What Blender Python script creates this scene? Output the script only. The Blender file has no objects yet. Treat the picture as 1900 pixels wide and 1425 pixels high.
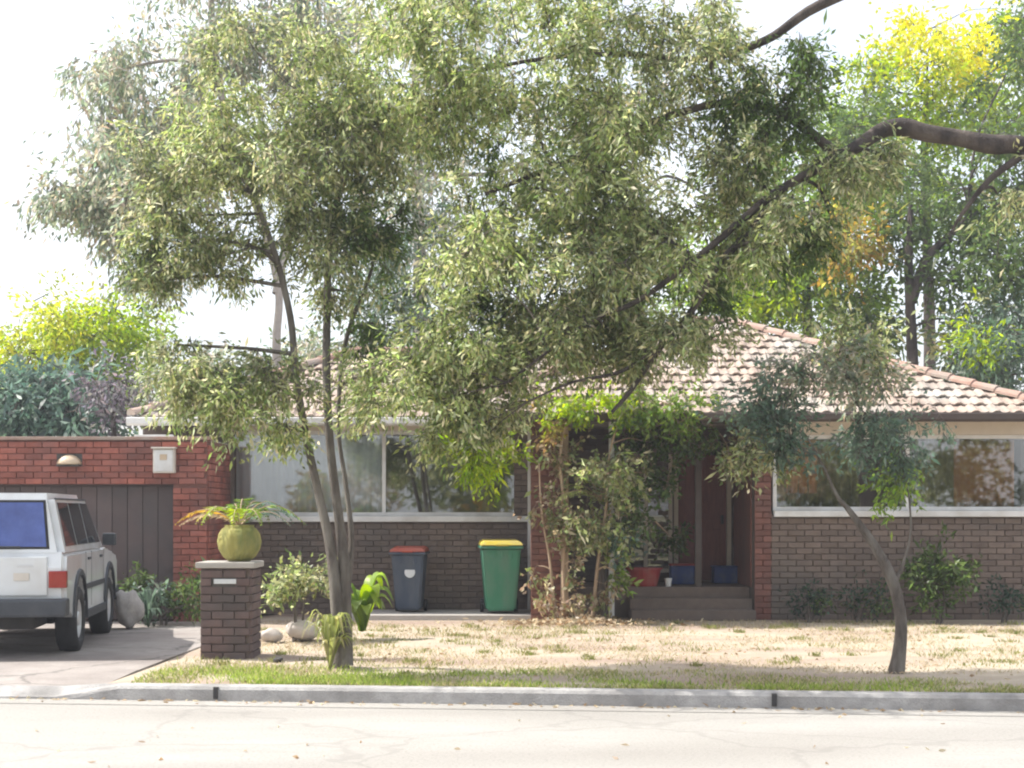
import bpy, bmesh, math
import numpy as np
from mathutils import Vector, Matrix

# ------------------------------------------------------------------ camera, sky, sun, exposure
SC = bpy.context.scene
COL = SC.collection
F = 2900.0                  # focal length in photograph pixels (1900 wide)
CX, HY, CH = 950.0, 950.0, 1.55

cam = bpy.data.cameras.new("camera")
cam.sensor_width = 36.0
cam.lens = 36.0 * F / 1900.0
cam.shift_y = (HY - 712.5) / 1900.0
cam.clip_end = 2000.0
cam_o = bpy.data.objects.new("camera", cam)
cam_o.location = (0, 0, CH)
cam_o.rotation_euler = (math.radians(90), 0, 0)
COL.objects.link(cam_o)
SC.camera = cam_o

SUN_EL, SUN_AZ = 50.0, -78.0         # azimuth clockwise from +Y
world = bpy.data.worlds.new("World")
SC.world = world
world.use_nodes = True
wn = world.node_tree
bg = wn.nodes["Background"]
sky = wn.nodes.new("ShaderNodeTexSky")
sky.sky_type = 'NISHITA'
sky.sun_disc = False
sky.sun_elevation = math.radians(SUN_EL)
sky.sun_rotation = math.radians(SUN_AZ)
sky.air_density = 1.0
sky.dust_density = 4.0
sky.ozone_density = 1.0
# thin bright overcast veil in front of the blue, the same in every direction
veil = wn.nodes.new("ShaderNodeMix"); veil.data_type = 'RGBA'
veil.inputs[0].default_value = 0.6
veil.inputs[7].default_value = (5.6, 5.75, 6.0, 1.0)
wtc = wn.nodes.new("ShaderNodeTexCoord")
wno = wn.nodes.new("ShaderNodeTexNoise"); wno.inputs["Scale"].default_value = 5.0; wno.inputs["Detail"].default_value = 7.0
wmr = wn.nodes.new("ShaderNodeMapRange")
wmr.inputs[1].default_value = 0.35; wmr.inputs[2].default_value = 0.65; wmr.inputs[3].default_value = 0.35; wmr.inputs[4].default_value = 0.85
wn.links.new(wtc.outputs["Generated"], wno.inputs["Vector"]); wn.links.new(wno.outputs[0], wmr.inputs[0]); wn.links.new(wmr.outputs[0], veil.inputs[0])
wn.links.new(sky.outputs[0], veil.inputs[6])
wn.links.new(veil.outputs[2], bg.inputs[0])
bg.inputs[1].default_value = 0.15

sun = bpy.data.lights.new("sun", 'SUN')
sun.energy = 4.2
sun.angle = math.radians(0.6)
sun.color = (1.0, 0.965, 0.90)
sun_o = bpy.data.objects.new("sun", sun)
az, el = math.radians(SUN_AZ), math.radians(SUN_EL)
to_sun = Vector((math.sin(az) * math.cos(el), math.cos(az) * math.cos(el), math.sin(el)))
sun_o.rotation_euler = (-to_sun).to_track_quat('-Z', 'Y').to_euler()
sun_o.location = (-20, 10, 30)
COL.objects.link(sun_o)

SC.view_settings.view_transform = 'Standard'
SC.view_settings.look = 'None'
SC.view_settings.exposure = 0.95
SC.view_settings.gamma = 1.0
SC.cycles.use_denoising = True
SC.cycles.max_bounces = 5
SC.cycles.diffuse_bounces = 2
SC.cycles.volume_bounces = 0
SC.cycles.use_adaptive_sampling = True
SC.cycles.adaptive_threshold = 0.025
SC.cycles.transparent_max_bounces = 8
SC.cycles.filter_width = 2.1

# ------------------------------------------------------------------ helpers
def at(px, py, Y):
    """world point on the vertical plane at distance Y that the photograph shows at px, py"""
    return Vector(((px - CX) / F * Y, Y, CH + (HY - py) / F * Y))

def gx(px, Y):
    return (px - CX) / F * Y

def link(o, parent=None):
    COL.objects.link(o)
    if parent is not None:
        o.parent = parent
    return o

def empty(name, loc=(0, 0, 0), rz=0.0):
    o = bpy.data.objects.new(name, None)
    o.location = loc
    o.rotation_euler = (0, 0, rz)
    o.empty_display_size = 0.2
    return link(o)

def tag(o, label=None, cat=None, group=None, kind=None):
    if label: o["label"] = label
    if cat: o["category"] = cat
    if group: o["group"] = group
    if kind: o["kind"] = kind
    return o

def obj(name, bm, mat, parent=None, smooth=False):
    me = bpy.data.meshes.new(name)
    bm.normal_update()
    bm.to_mesh(me)
    bm.free()
    if mat is not None: me.materials.append(mat)
    if smooth:
        for p in me.polygons: p.use_smooth = True
    return link(bpy.data.objects.new(name, me), parent)

def box(bm, x0, x1, y0, y1, z0, z1, bev=0.0):
    r = bmesh.ops.create_cube(bm, size=1.0)
    vs = r["verts"]
    for v in vs:
        v.co = Vector((x0 + (v.co.x + .5) * (x1 - x0), y0 + (v.co.y + .5) * (y1 - y0), z0 + (v.co.z + .5) * (z1 - z0)))
    if bev > 0:
        es = list({e for v in vs for e in v.link_edges})
        bmesh.ops.bevel(bm, geom=es, offset=bev, segments=2, profile=0.6, affect='EDGES')
    return vs

def boxo(name, mat, parent, x0, x1, y0, y1, z0, z1, bev=0.0):
    bm = bmesh.new()
    box(bm, x0, x1, y0, y1, z0, z1, bev)
    return obj(name, bm, mat, parent)

def hexa(bm, pts):
    """eight points: bottom ring of four, top ring of four"""
    v = [bm.verts.new(p) for p in pts]
    for f in ((3, 2, 1, 0), (4, 5, 6, 7), (0, 1, 5, 4), (1, 2, 6, 5), (2, 3, 7, 6), (3, 0, 4, 7)):
        bm.faces.new([v[i] for i in f])
    return v

def lathe(bm, prof, n=24, cx=0, cy=0, wob=0.0, ribs=0):
    rings = []
    for r, z in prof:
        ring = []
        for i in range(n):
            a = 2 * math.pi * i / n
            rr = r * (1 + (wob * math.cos(ribs * a) if ribs else 0))
            ring.append(bm.verts.new((cx + rr * math.cos(a), cy + rr * math.sin(a), z)))
        rings.append(ring)
    for a, b in zip(rings, rings[1:]):
        for i in range(n):
            bm.faces.new((a[i], a[(i + 1) % n], b[(i + 1) % n], b[i]))
    bm.faces.new(list(reversed(rings[0])))
    bm.faces.new(rings[-1])

def np_mesh(name, V, quads, mat, parent=None, col=None, smooth=False, cols_per=None):
    """fast mesh from arrays, all faces of the same size"""
    me = bpy.data.meshes.new(name)
    V = np.asarray(V, dtype=np.float32); Q = np.asarray(quads, dtype=np.int32)
    n, k = Q.shape
    me.vertices.add(len(V)); me.vertices.foreach_set("co", V.ravel())
    me.loops.add(n * k); me.loops.foreach_set("vertex_index", Q.ravel())
    me.polygons.add(n); me.polygons.foreach_set("loop_start", np.arange(0, n * k, k, dtype=np.int32))
    if smooth: me.polygons.foreach_set("use_smooth", np.ones(n, dtype=bool))
    me.update(calc_edges=True)
    if col is not None:
        a = me.attributes.new("leafcol", 'FLOAT_COLOR', 'POINT')
        c = np.ones((len(V), 4), dtype=np.float32); c[:, :3] = col
        a.data.foreach_set("color", c.ravel())
    if mat is not None: me.materials.append(mat)
    return link(bpy.data.objects.new(name, me), parent)

def tubes(name, lines, mat, parent=None, sides=6):
    """lines: list of [(x,y,z,r), ...] polylines made into one mesh of tapered tubes"""
    V, Q = [], []
    off = 0
    ang = np.arange(sides) * 2 * math.pi / sides
    ca, sa = np.cos(ang), np.sin(ang)
    for L in lines:
        P = np.array(L, dtype=float)
        n = len(P)
        T = np.gradient(P[:, :3], axis=0)
        T /= np.linalg.norm(T, axis=1)[:, None] + 1e-9
        up = np.tile(np.array([0.31, 0.77, 0.55]), (n, 1))
        A = np.cross(T, up); A /= np.linalg.norm(A, axis=1)[:, None] + 1e-9
        B = np.cross(T, A)
        R = P[:, 3][:, None, None]
        ring = P[:, None, :3] + R * (A[:, None, :] * ca[None, :, None] + B[:, None, :] * sa[None, :, None])
        V.append(ring.reshape(-1, 3))
        i = np.arange(n - 1)[:, None] * sides + off
        j = np.arange(sides)[None, :]; jn = (np.arange(sides) + 1)[None, :] % sides
        Q.append(np.stack([i + j, i + jn, i + sides + jn, i + sides + j], -1).reshape(-1, 4))
        off += n * sides
    return np_mesh(name, np.concatenate(V), np.concatenate(Q), mat, parent, smooth=True)

def smooth_line(P, n=6):
    """Catmull-Rom through (x,y,z,r)"""
    P = np.array(P, dtype=float)
    Pe = np.vstack([2 * P[0] - P[1], P, 2 * P[-1] - P[-2]])
    out = []
    for i in range(1, len(Pe) - 2):
        a, b, c, d = Pe[i - 1], Pe[i], Pe[i + 1], Pe[i + 2]
        for t in np.linspace(0, 1, n, endpoint=False):
            out.append(0.5 * (2 * b + (c - a) * t + (2 * a - 5 * b + 4 * c - d) * t * t + (3 * b - a - 3 * c + d) * t ** 3))
    out.append(P[-1])
    out = np.array(out); out[:, 3] = np.maximum(out[:, 3], 0.002)
    return out

# ------------------------------------------------------------------ materials
def new_mat(name):
    m = bpy.data.materials.new(name)
    m.use_nodes = True
    nt = m.node_tree
    return m, nt, nt.nodes["Principled BSDF"]

def N(nt, typ, **kw):
    n = nt.nodes.new(typ)
    for k, v in kw.items():
        setattr(n, k, v)
    return n

def surf(name, c1, c2=None, scale=6.0, rough=0.8, bump=0.0, bscale=60.0, metal=0.0, coat=0.0, detail=6.0, spec=0.5,
         c3=None, scale3=1.2, stretch=None, rndm=0.0, world=False):
    """two-tone noise material with a second, larger mottling, fine bump and per-piece variation"""
    m, nt, P = new_mat(name)
    tc = N(nt, "ShaderNodeTexCoord")
    mp = N(nt, "ShaderNodeMapping")
    if stretch: mp.inputs["Scale"].default_value = stretch
    if world:
        nt.links.new(N(nt, "ShaderNodeNewGeometry").outputs["Position"], mp.inputs[0])
    else:
        nt.links.new(tc.outputs["Object"], mp.inputs[0])
    n1 = N(nt, "ShaderNodeTexNoise")
    n1.inputs["Scale"].default_value = scale; n1.inputs["Detail"].default_value = detail; n1.inputs["Roughness"].default_value = 0.65
    nt.links.new(mp.outputs[0], n1.inputs["Vector"])
    cr = N(nt, "ShaderNodeValToRGB")
    cr.color_ramp.elements[0].position = 0.33; cr.color_ramp.elements[1].position = 0.67
    cr.color_ramp.elements[0].color = (*c1, 1); cr.color_ramp.elements[1].color = (*(c2 or c1), 1)
    nt.links.new(n1.outputs[0], cr.inputs[0])
    out = cr.outputs[0]
    if c3:
        n3 = N(nt, "ShaderNodeTexNoise")
        n3.inputs["Scale"].default_value = scale3; n3.inputs["Detail"].default_value = 4
        nt.links.new(mp.outputs[0], n3.inputs["Vector"])
        r3 = N(nt, "ShaderNodeValToRGB")
        r3.color_ramp.elements[0].position = 0.45; r3.color_ramp.elements[1].position = 0.68
        nt.links.new(n3.outputs[0], r3.inputs[0])
        mx = N(nt, "ShaderNodeMix", data_type='RGBA')
        nt.links.new(r3.outputs[0], mx.inputs[0]); nt.links.new(out, mx.inputs[6])
        mx.inputs[7].default_value = (*c3, 1)
        out = mx.outputs[2]
    if rndm > 0:
        oi = N(nt, "ShaderNodeObjectInfo"); ge = N(nt, "ShaderNodeNewGeometry")
        ad = N(nt, "ShaderNodeMath", operation='ADD'); fr = N(nt, "ShaderNodeMath", operation='FRACT')
        nt.links.new(oi.outputs["Random"], ad.inputs[0]); nt.links.new(ge.outputs["Random Per Island"], ad.inputs[1])
        nt.links.new(ad.outputs[0], fr.inputs[0])
        mr = N(nt, "ShaderNodeMapRange")
        mr.inputs["To Min"].default_value = 1 - rndm; mr.inputs["To Max"].default_value = 1 + rndm
        nt.links.new(fr.outputs[0], mr.inputs[0])
        hs = N(nt, "ShaderNodeHueSaturation")
        nt.links.new(mr.outputs[0], hs.inputs["Value"]); nt.links.new(out, hs.inputs["Color"])
        out = hs.outputs[0]
    nt.links.new(out, P.inputs["Base Color"])
    P.inputs["Roughness"].default_value = rough
    P.inputs["Metallic"].default_value = metal
    P.inputs["Specular IOR Level"].default_value = spec
    P.inputs["Coat Weight"].default_value = coat
    if bump > 0:
        nb = N(nt, "ShaderNodeTexNoise")
        nb.inputs["Scale"].default_value = bscale; nb.inputs["Detail"].default_value = 5
        nt.links.new(mp.outputs[0], nb.inputs["Vector"])
        b = N(nt, "ShaderNodeBump")
        b.inputs["Strength"].default_value = bump; b.inputs["Distance"].default_value = 0.02
        nt.links.new(nb.outputs[0], b.inputs["Height"]); nt.links.new(b.outputs[0], P.inputs["Normal"])
    return m

def leaf_mat(name, trans=0.45, rough=0.5):
    m, nt, P = new_mat(name)
    at_ = N(nt, "ShaderNodeAttribute"); at_.attribute_name = "leafcol"
    nt.links.new(at_.outputs["Color"], P.inputs["Base Color"])
    P.inputs["Roughness"].default_value = rough
    P.inputs["Specular IOR Level"].default_value = 0.35
    tr = N(nt, "ShaderNodeBsdfTranslucent")
    hs = N(nt, "ShaderNodeHueSaturation"); hs.inputs["Value"].default_value = 1.5; hs.inputs["Saturation"].default_value = 1.15
    nt.links.new(at_.outputs["Color"], hs.inputs["Color"]); nt.links.new(hs.outputs[0], tr.inputs["Color"])
    mx = N(nt, "ShaderNodeMixShader"); mx.inputs[0].default_value = trans
    nt.links.new(P.outputs[0], mx.inputs[1]); nt.links.new(tr.outputs[0], mx.inputs[2])
    nt.links.new(mx.outputs[0], nt.nodes["Material Output"].inputs[0])
    return m

def glass_mat(name, tint=(0.8, 0.85, 0.85), refl=0.12):
    m, nt, P = new_mat(name)
    g = N(nt, "ShaderNodeBsdfGlossy"); g.inputs["Roughness"].default_value = 0.02
    t = N(nt, "ShaderNodeBsdfTransparent"); t.inputs[0].default_value = (*tint, 1)
    fr = N(nt, "ShaderNodeFresnel"); fr.inputs[0].default_value = 1.5
    ml = N(nt, "ShaderNodeMath", operation='ADD'); ml.inputs[1].default_value = refl - 0.04
    ml.use_clamp = True
    nt.links.new(fr.outputs[0], ml.inputs[0])
    mx = N(nt, "ShaderNodeMixShader")
    nt.links.new(ml.outputs[0], mx.inputs[0]); nt.links.new(t.outputs[0], mx.inputs[1]); nt.links.new(g.outputs[0], mx.inputs[2])
    nt.links.new(mx.outputs[0], nt.nodes["Material Output"].inputs[0])
    return m

M = {}
M['road'] = surf('road_concrete', (0.315, 0.297, 0.272), (0.37, 0.352, 0.325), 2.2, 0.92, 0.5, 120, c3=(0.28, 0.262, 0.238), scale3=0.55, stretch=(0.45, 1.3, 1), detail=12)
def add_cracks(m, scale=0.55, amount=0.45):
    """thin wandering cracks and dark aggregate specks on a concrete material"""
    nt = m.node_tree; P = nt.nodes["Principled BSDF"]
    src = P.inputs["Base Color"].links[0].from_socket
    geo = N(nt, "ShaderNodeNewGeometry")
    nz = N(nt, "ShaderNodeTexNoise"); nz.inputs["Scale"].default_value = 2.5; nz.inputs["Detail"].default_value = 6
    nt.links.new(geo.outputs["Position"], nz.inputs["Vector"])
    add = N(nt, "ShaderNodeMixRGB"); add.blend_type = 'ADD'; add.inputs[0].default_value = 0.5
    nt.links.new(geo.outputs["Position"], add.inputs[1]); nt.links.new(nz.outputs[1], add.inputs[2])
    vo = N(nt, "ShaderNodeTexVoronoi", feature='DISTANCE_TO_EDGE'); vo.inputs["Scale"].default_value = scale
    nt.links.new(add.outputs[0], vo.inputs["Vector"])
    mr = N(nt, "ShaderNodeMapRange"); mr.inputs[1].default_value = 0.004; mr.inputs[2].default_value = 0.014; mr.inputs[3].default_value = amount; mr.inputs[4].default_value = 0.0
    nt.links.new(vo.outputs["Distance"], mr.inputs[0])
    sp = N(nt, "ShaderNodeTexNoise"); sp.inputs["Scale"].default_value = 45.0; sp.inputs["Detail"].default_value = 3
    nt.links.new(geo.outputs["Position"], sp.inputs["Vector"])
    sr = N(nt, "ShaderNodeMapRange"); sr.inputs[1].default_value = 0.5; sr.inputs[2].default_value = 0.75; sr.inputs[3].default_value = 0.0; sr.inputs[4].default_value = 0.38
    nt.links.new(sp.outputs[0], sr.inputs[0])
    mxm = N(nt, "ShaderNodeMath", operation='MAXIMUM')
    nt.links.new(mr.outputs[0], mxm.inputs[0]); nt.links.new(sr.outputs[0], mxm.inputs[1])
    mx = N(nt, "ShaderNodeMix", data_type='RGBA')
    nt.links.new(mxm.outputs[0], mx.inputs[0]); nt.links.new(src, mx.inputs[6]); mx.inputs[7].default_value = (0.09, 0.083, 0.075, 1)
    nt.links.new(mx.outputs[2], P.inputs["Base Color"])
add_cracks(M['road'], 0.4, 0.22)
M['kerb'] = surf('kerb_concrete', (0.27, 0.26, 0.25), (0.40, 0.385, 0.37), 7, 0.9, 0.5, 60, c3=(0.2, 0.19, 0.18), scale3=1.7, detail=9)
M['drive'] = surf('driveway_concrete', (0.27, 0.24, 0.22), (0.34, 0.305, 0.28), 4, 0.92, 0.3, 70, c3=(0.21, 0.18, 0.165), scale3=0.7, detail=10)
add_cracks(M['drive'], 0.4, 0.6)
M['slab'] = surf('path_concrete', (0.36, 0.34, 0.31), (0.43, 0.40, 0.37), 5, 0.9, 0.3, 70)
M['soil'] = surf('dry_lawn_soil', (0.35, 0.285, 0.215), (0.45, 0.38, 0.285), 2.2, 0.95, 0.6, 35, c3=(0.29, 0.21, 0.165), scale3=0.6, stretch=(0.45, 1.6, 1), detail=10)
M['earth'] = surf('far_earth', (0.16, 0.15, 0.08), (0.22, 0.2, 0.11), 0.3, 0.95)
M['brick_red'] = surf('red_brick', (0.225, 0.072, 0.052), (0.32, 0.108, 0.078), 9, 0.88, 0.45, 90, c3=(0.19, 0.085, 0.07), scale3=1.6, rndm=0.3, world=True)
M['brick_brown'] = surf('brown_brick', (0.150, 0.112, 0.090), (0.195, 0.148, 0.120), 7, 0.9, 0.45, 90, c3=(0.135, 0.112, 0.096), scale3=1.0, rndm=0.17, world=True)
M['brick_purple'] = surf('purple_brown_brick', (0.105, 0.072, 0.067), (0.145, 0.098, 0.091), 9, 0.9, 0.45, 90, c3=(0.095, 0.078, 0.074), scale3=2.5, rndm=0.17, world=True)
M['brick_redbrown'] = surf('red_brown_brick', (0.165, 0.075, 0.058), (0.225, 0.10, 0.076), 9, 0.88, 0.45, 90, c3=(0.15, 0.085, 0.07), scale3=1.6, rndm=0.22, world=True)
M['mortar'] = surf('mortar', (0.13, 0.10, 0.086), (0.17, 0.133, 0.115), 12, 0.95, 0.3, 80)
M['mortar_red'] = surf('red_mortar', (0.17, 0.078, 0.062), (0.22, 0.105, 0.085), 12, 0.95, 0.3, 80)
M['tile'] = surf('roof_tile', (0.27, 0.20, 0.16), (0.40, 0.315, 0.255), 4, 0.88, 0.35, 50, c3=(0.33, 0.30, 0.265), scale3=1.3, rndm=0.15, world=True)
M['tile_red'] = surf('ridge_tile', (0.29, 0.17, 0.13), (0.38, 0.25, 0.20), 6, 0.88, 0.35, 50, c3=(0.32, 0.28, 0.24), scale3=2, rndm=0.2, world=True)
M['white'] = surf('white_paint', (0.62, 0.615, 0.60), (0.70, 0.695, 0.68), 5, 0.6, 0.05, 40, c3=(0.54, 0.52, 0.49), scale3=3)
M['cream'] = surf('cream_paint', (0.55, 0.48, 0.39), (0.62, 0.55, 0.46), 4, 0.6, 0.05, 40)
M['dark_gutter'] = surf('dark_gutter', (0.055, 0.04, 0.035), (0.08, 0.06, 0.05), 5, 0.5)
M['eave'] = surf('eave_lining', (0.33, 0.29, 0.25), (0.39, 0.34, 0.3), 4, 0.8)
M['garage_door'] = surf('garage_door_paint', (0.085, 0.060, 0.056), (0.11, 0.078, 0.072), 3, 0.65, 0.1, 30, rndm=0.12, c3=(0.075, 0.062, 0.06), scale3=2)
M['door'] = surf('stained_door', (0.15, 0.05, 0.038), (0.21, 0.075, 0.055), 5, 0.55, 0.15, 30, stretch=(8, 1, 1))
M['interior'] = surf('interior_plaster', (0.30, 0.27, 0.23), (0.34, 0.31, 0.26), 3, 0.9)
M['curtain_blue'] = surf('blue_grey_curtain', (0.70, 0.75, 0.81), (0.78, 0.82, 0.86), 4, 0.85)
M['reflection_orange'] = surf('orange_reflection', (0.42, 0.15, 0.045), (0.55, 0.25, 0.09), 5, 0.85)  # painted tone of the street reflections in the wide window
M['reflection_olive'] = surf('olive_reflection', (0.15, 0.125, 0.055), (0.22, 0.18, 0.08), 5, 0.85)  # duller painted reflection tone for the same window
M['curtain_pale'] = surf('pale_curtain', (0.5, 0.5, 0.46), (0.58, 0.57, 0.53), 5, 0.85)
M['timber'] = surf('weathered_timber', (0.36, 0.25, 0.165), (0.45, 0.33, 0.23), 6, 0.8, 0.3, 40, stretch=(4, 4, 0.6))
M['glass'] = glass_mat('window_glass', (0.9, 0.92, 0.92), 0.16)
M['carpaint'] = surf('white_car_paint', (0.66, 0.68, 0.70), (0.72, 0.74, 0.76), 2, 0.28, coat=0.7, c3=(0.6, 0.6, 0.6), scale3=2.5)
M['carplastic'] = surf('car_plastic', (0.035, 0.04, 0.05), (0.055, 0.06, 0.07), 6, 0.55)
M['carblue'] = surf('painted_sky_glass', (0.02, 0.045, 0.22), (0.05, 0.09, 0.34), 3.5, 0.05, spec=0.8)  # the reflected sky is put into the glass colour as mottled blue
M['carglass'] = surf('dark_car_glass', (0.02, 0.025, 0.03), (0.03, 0.035, 0.04), 2, 0.04, spec=0.8)
M['taillight'] = surf('red_lens', (0.26, 0.015, 0.015), (0.33, 0.025, 0.02), 6, 0.15, coat=0.5)
M['rubber'] = surf('rubber', (0.018, 0.018, 0.02), (0.03, 0.03, 0.032), 8, 0.8)
M['rim'] = surf('wheel_steel', (0.55, 0.56, 0.58), (0.65, 0.66, 0.68), 5, 0.4, metal=0.5)
M['chassis'] = surf('chassis', (0.03, 0.03, 0.032), (0.05, 0.045, 0.042), 5, 0.8)
M['bin_green'] = surf('green_bin_plastic', (0.03, 0.165, 0.095), (0.045, 0.21, 0.125), 3, 0.6, 0.15, 30, c3=(0.08, 0.19, 0.13), scale3=5, stretch=(1, 1, 0.4))
M['bin_yellow'] = surf('yellow_lid_plastic', (0.46, 0.36, 0.035), (0.56, 0.44, 0.05), 4, 0.6, c3=(0.4, 0.34, 0.12), scale3=5)
M['bin_blue'] = surf('slate_bin_plastic', (0.035, 0.05, 0.08), (0.05, 0.07, 0.105), 3, 0.6, 0.15, 30, c3=(0.07, 0.085, 0.11), scale3=5, stretch=(1, 1, 0.4))
M['bin_red'] = surf('red_lid_plastic', (0.33, 0.06, 0.035), (0.42, 0.085, 0.05), 4, 0.6, c3=(0.3, 0.1, 0.07), scale3=5)
M['plastic_red'] = surf('red_plastic', (0.26, 0.025, 0.025), (0.33, 0.04, 0.035), 6, 0.6, c3=(0.28, 0.08, 0.06), scale3=6)
M['plastic_blue'] = surf('blue_plastic', (0.025, 0.05, 0.18), (0.04, 0.075, 0.24), 5, 0.6, c3=(0.07, 0.09, 0.17), scale3=6)
M['plastic_white'] = surf('white_plastic', (0.7, 0.7, 0.68), (0.76, 0.75, 0.73), 3, 0.45)
M['meter'] = surf('meter_box_paint', (0.58, 0.53, 0.47), (0.66, 0.61, 0.54), 5, 0.6)
M['lamp'] = surf('frosted_lamp_shade', (0.48, 0.36, 0.24), (0.56, 0.44, 0.31), 5, 0.4)
M['pot_yellow'] = surf('yellow_glazed_pot', (0.27, 0.25, 0.075), (0.43, 0.385, 0.13), 7, 0.8, 0.6, 22, stretch=(1, 1, 0.35), c3=(0.17, 0.19, 0.065), scale3=6, detail=9, spec=0.3)
M['pot_pale'] = surf('pale_pot', (0.5, 0.44, 0.4), (0.58, 0.52, 0.48), 6, 0.8, 0.3, 30)
M['stone'] = surf('grey_stone', (0.3, 0.28, 0.27), (0.42, 0.39, 0.37), 8, 0.9, 0.6, 20)
M['darkstone'] = surf('dark_stone', (0.04, 0.038, 0.036), (0.07, 0.065, 0.06), 8, 0.9, 0.6, 20)
M['iron'] = surf('dark_iron', (0.04, 0.038, 0.036), (0.08, 0.07, 0.062), 20, 0.8, 0.3, 60)
M['bark'] = surf('grey_bark', (0.075, 0.062, 0.052), (0.14, 0.118, 0.1), 9, 0.95, 0.8, 30, stretch=(2.5, 2.5, 0.7), c3=(0.2, 0.18, 0.155), scale3=3)
M['bark_dark'] = surf('dark_bark', (0.03, 0.024, 0.022), (0.065, 0.05, 0.045), 9, 0.95, 0.8, 30, stretch=(2, 2, 1), c3=(0.12, 0.095, 0.08), scale3=2.5)
M['bark_pale'] = surf('pale_gum_bark', (0.30, 0.27, 0.245), (0.46, 0.42, 0.385), 4, 0.9, 0.4, 15, c3=(0.3, 0.26, 0.23), scale3=1)
M['leaf'] = leaf_mat('leaf', 0.5, 0.42)
M['grass'] = leaf_mat('grass_blade', 0.4, 0.7)

# ------------------------------------------------------------------ foliage
def rand_dirs(rng, n):
    d = rng.normal(size=(n, 3)); return d / (np.linalg.norm(d, axis=1)[:, None] + 1e-9)

def leaf_mesh(name, pos, d, ln, wd, col, mat, parent, rng):
    n = len(pos)
    d = d / (np.linalg.norm(d, axis=1)[:, None] + 1e-9)
    s = np.cross(d, rand_dirs(rng, n)); s /= np.linalg.norm(s, axis=1)[:, None] + 1e-9
    nn = np.cross(s, d)
    ln = ln[:, None]; wd = wd[:, None]
    V = np.empty((n, 4, 3), dtype=np.float32)
    V[:, 0] = pos
    mid = pos + d * ln * 0.45
    V[:, 1] = mid + s * wd * 0.5 + nn * wd * 0.18
    V[:, 2] = pos + d * ln - nn * wd * 0.25
    V[:, 3] = mid - s * wd * 0.5 + nn * wd * 0.18
    Q = np.arange(n * 4, dtype=np.int32).reshape(n, 4)
    return np_mesh(name, V.reshape(-1, 3), Q, mat, parent, col=np.repeat(col, 4, axis=0))

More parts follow.
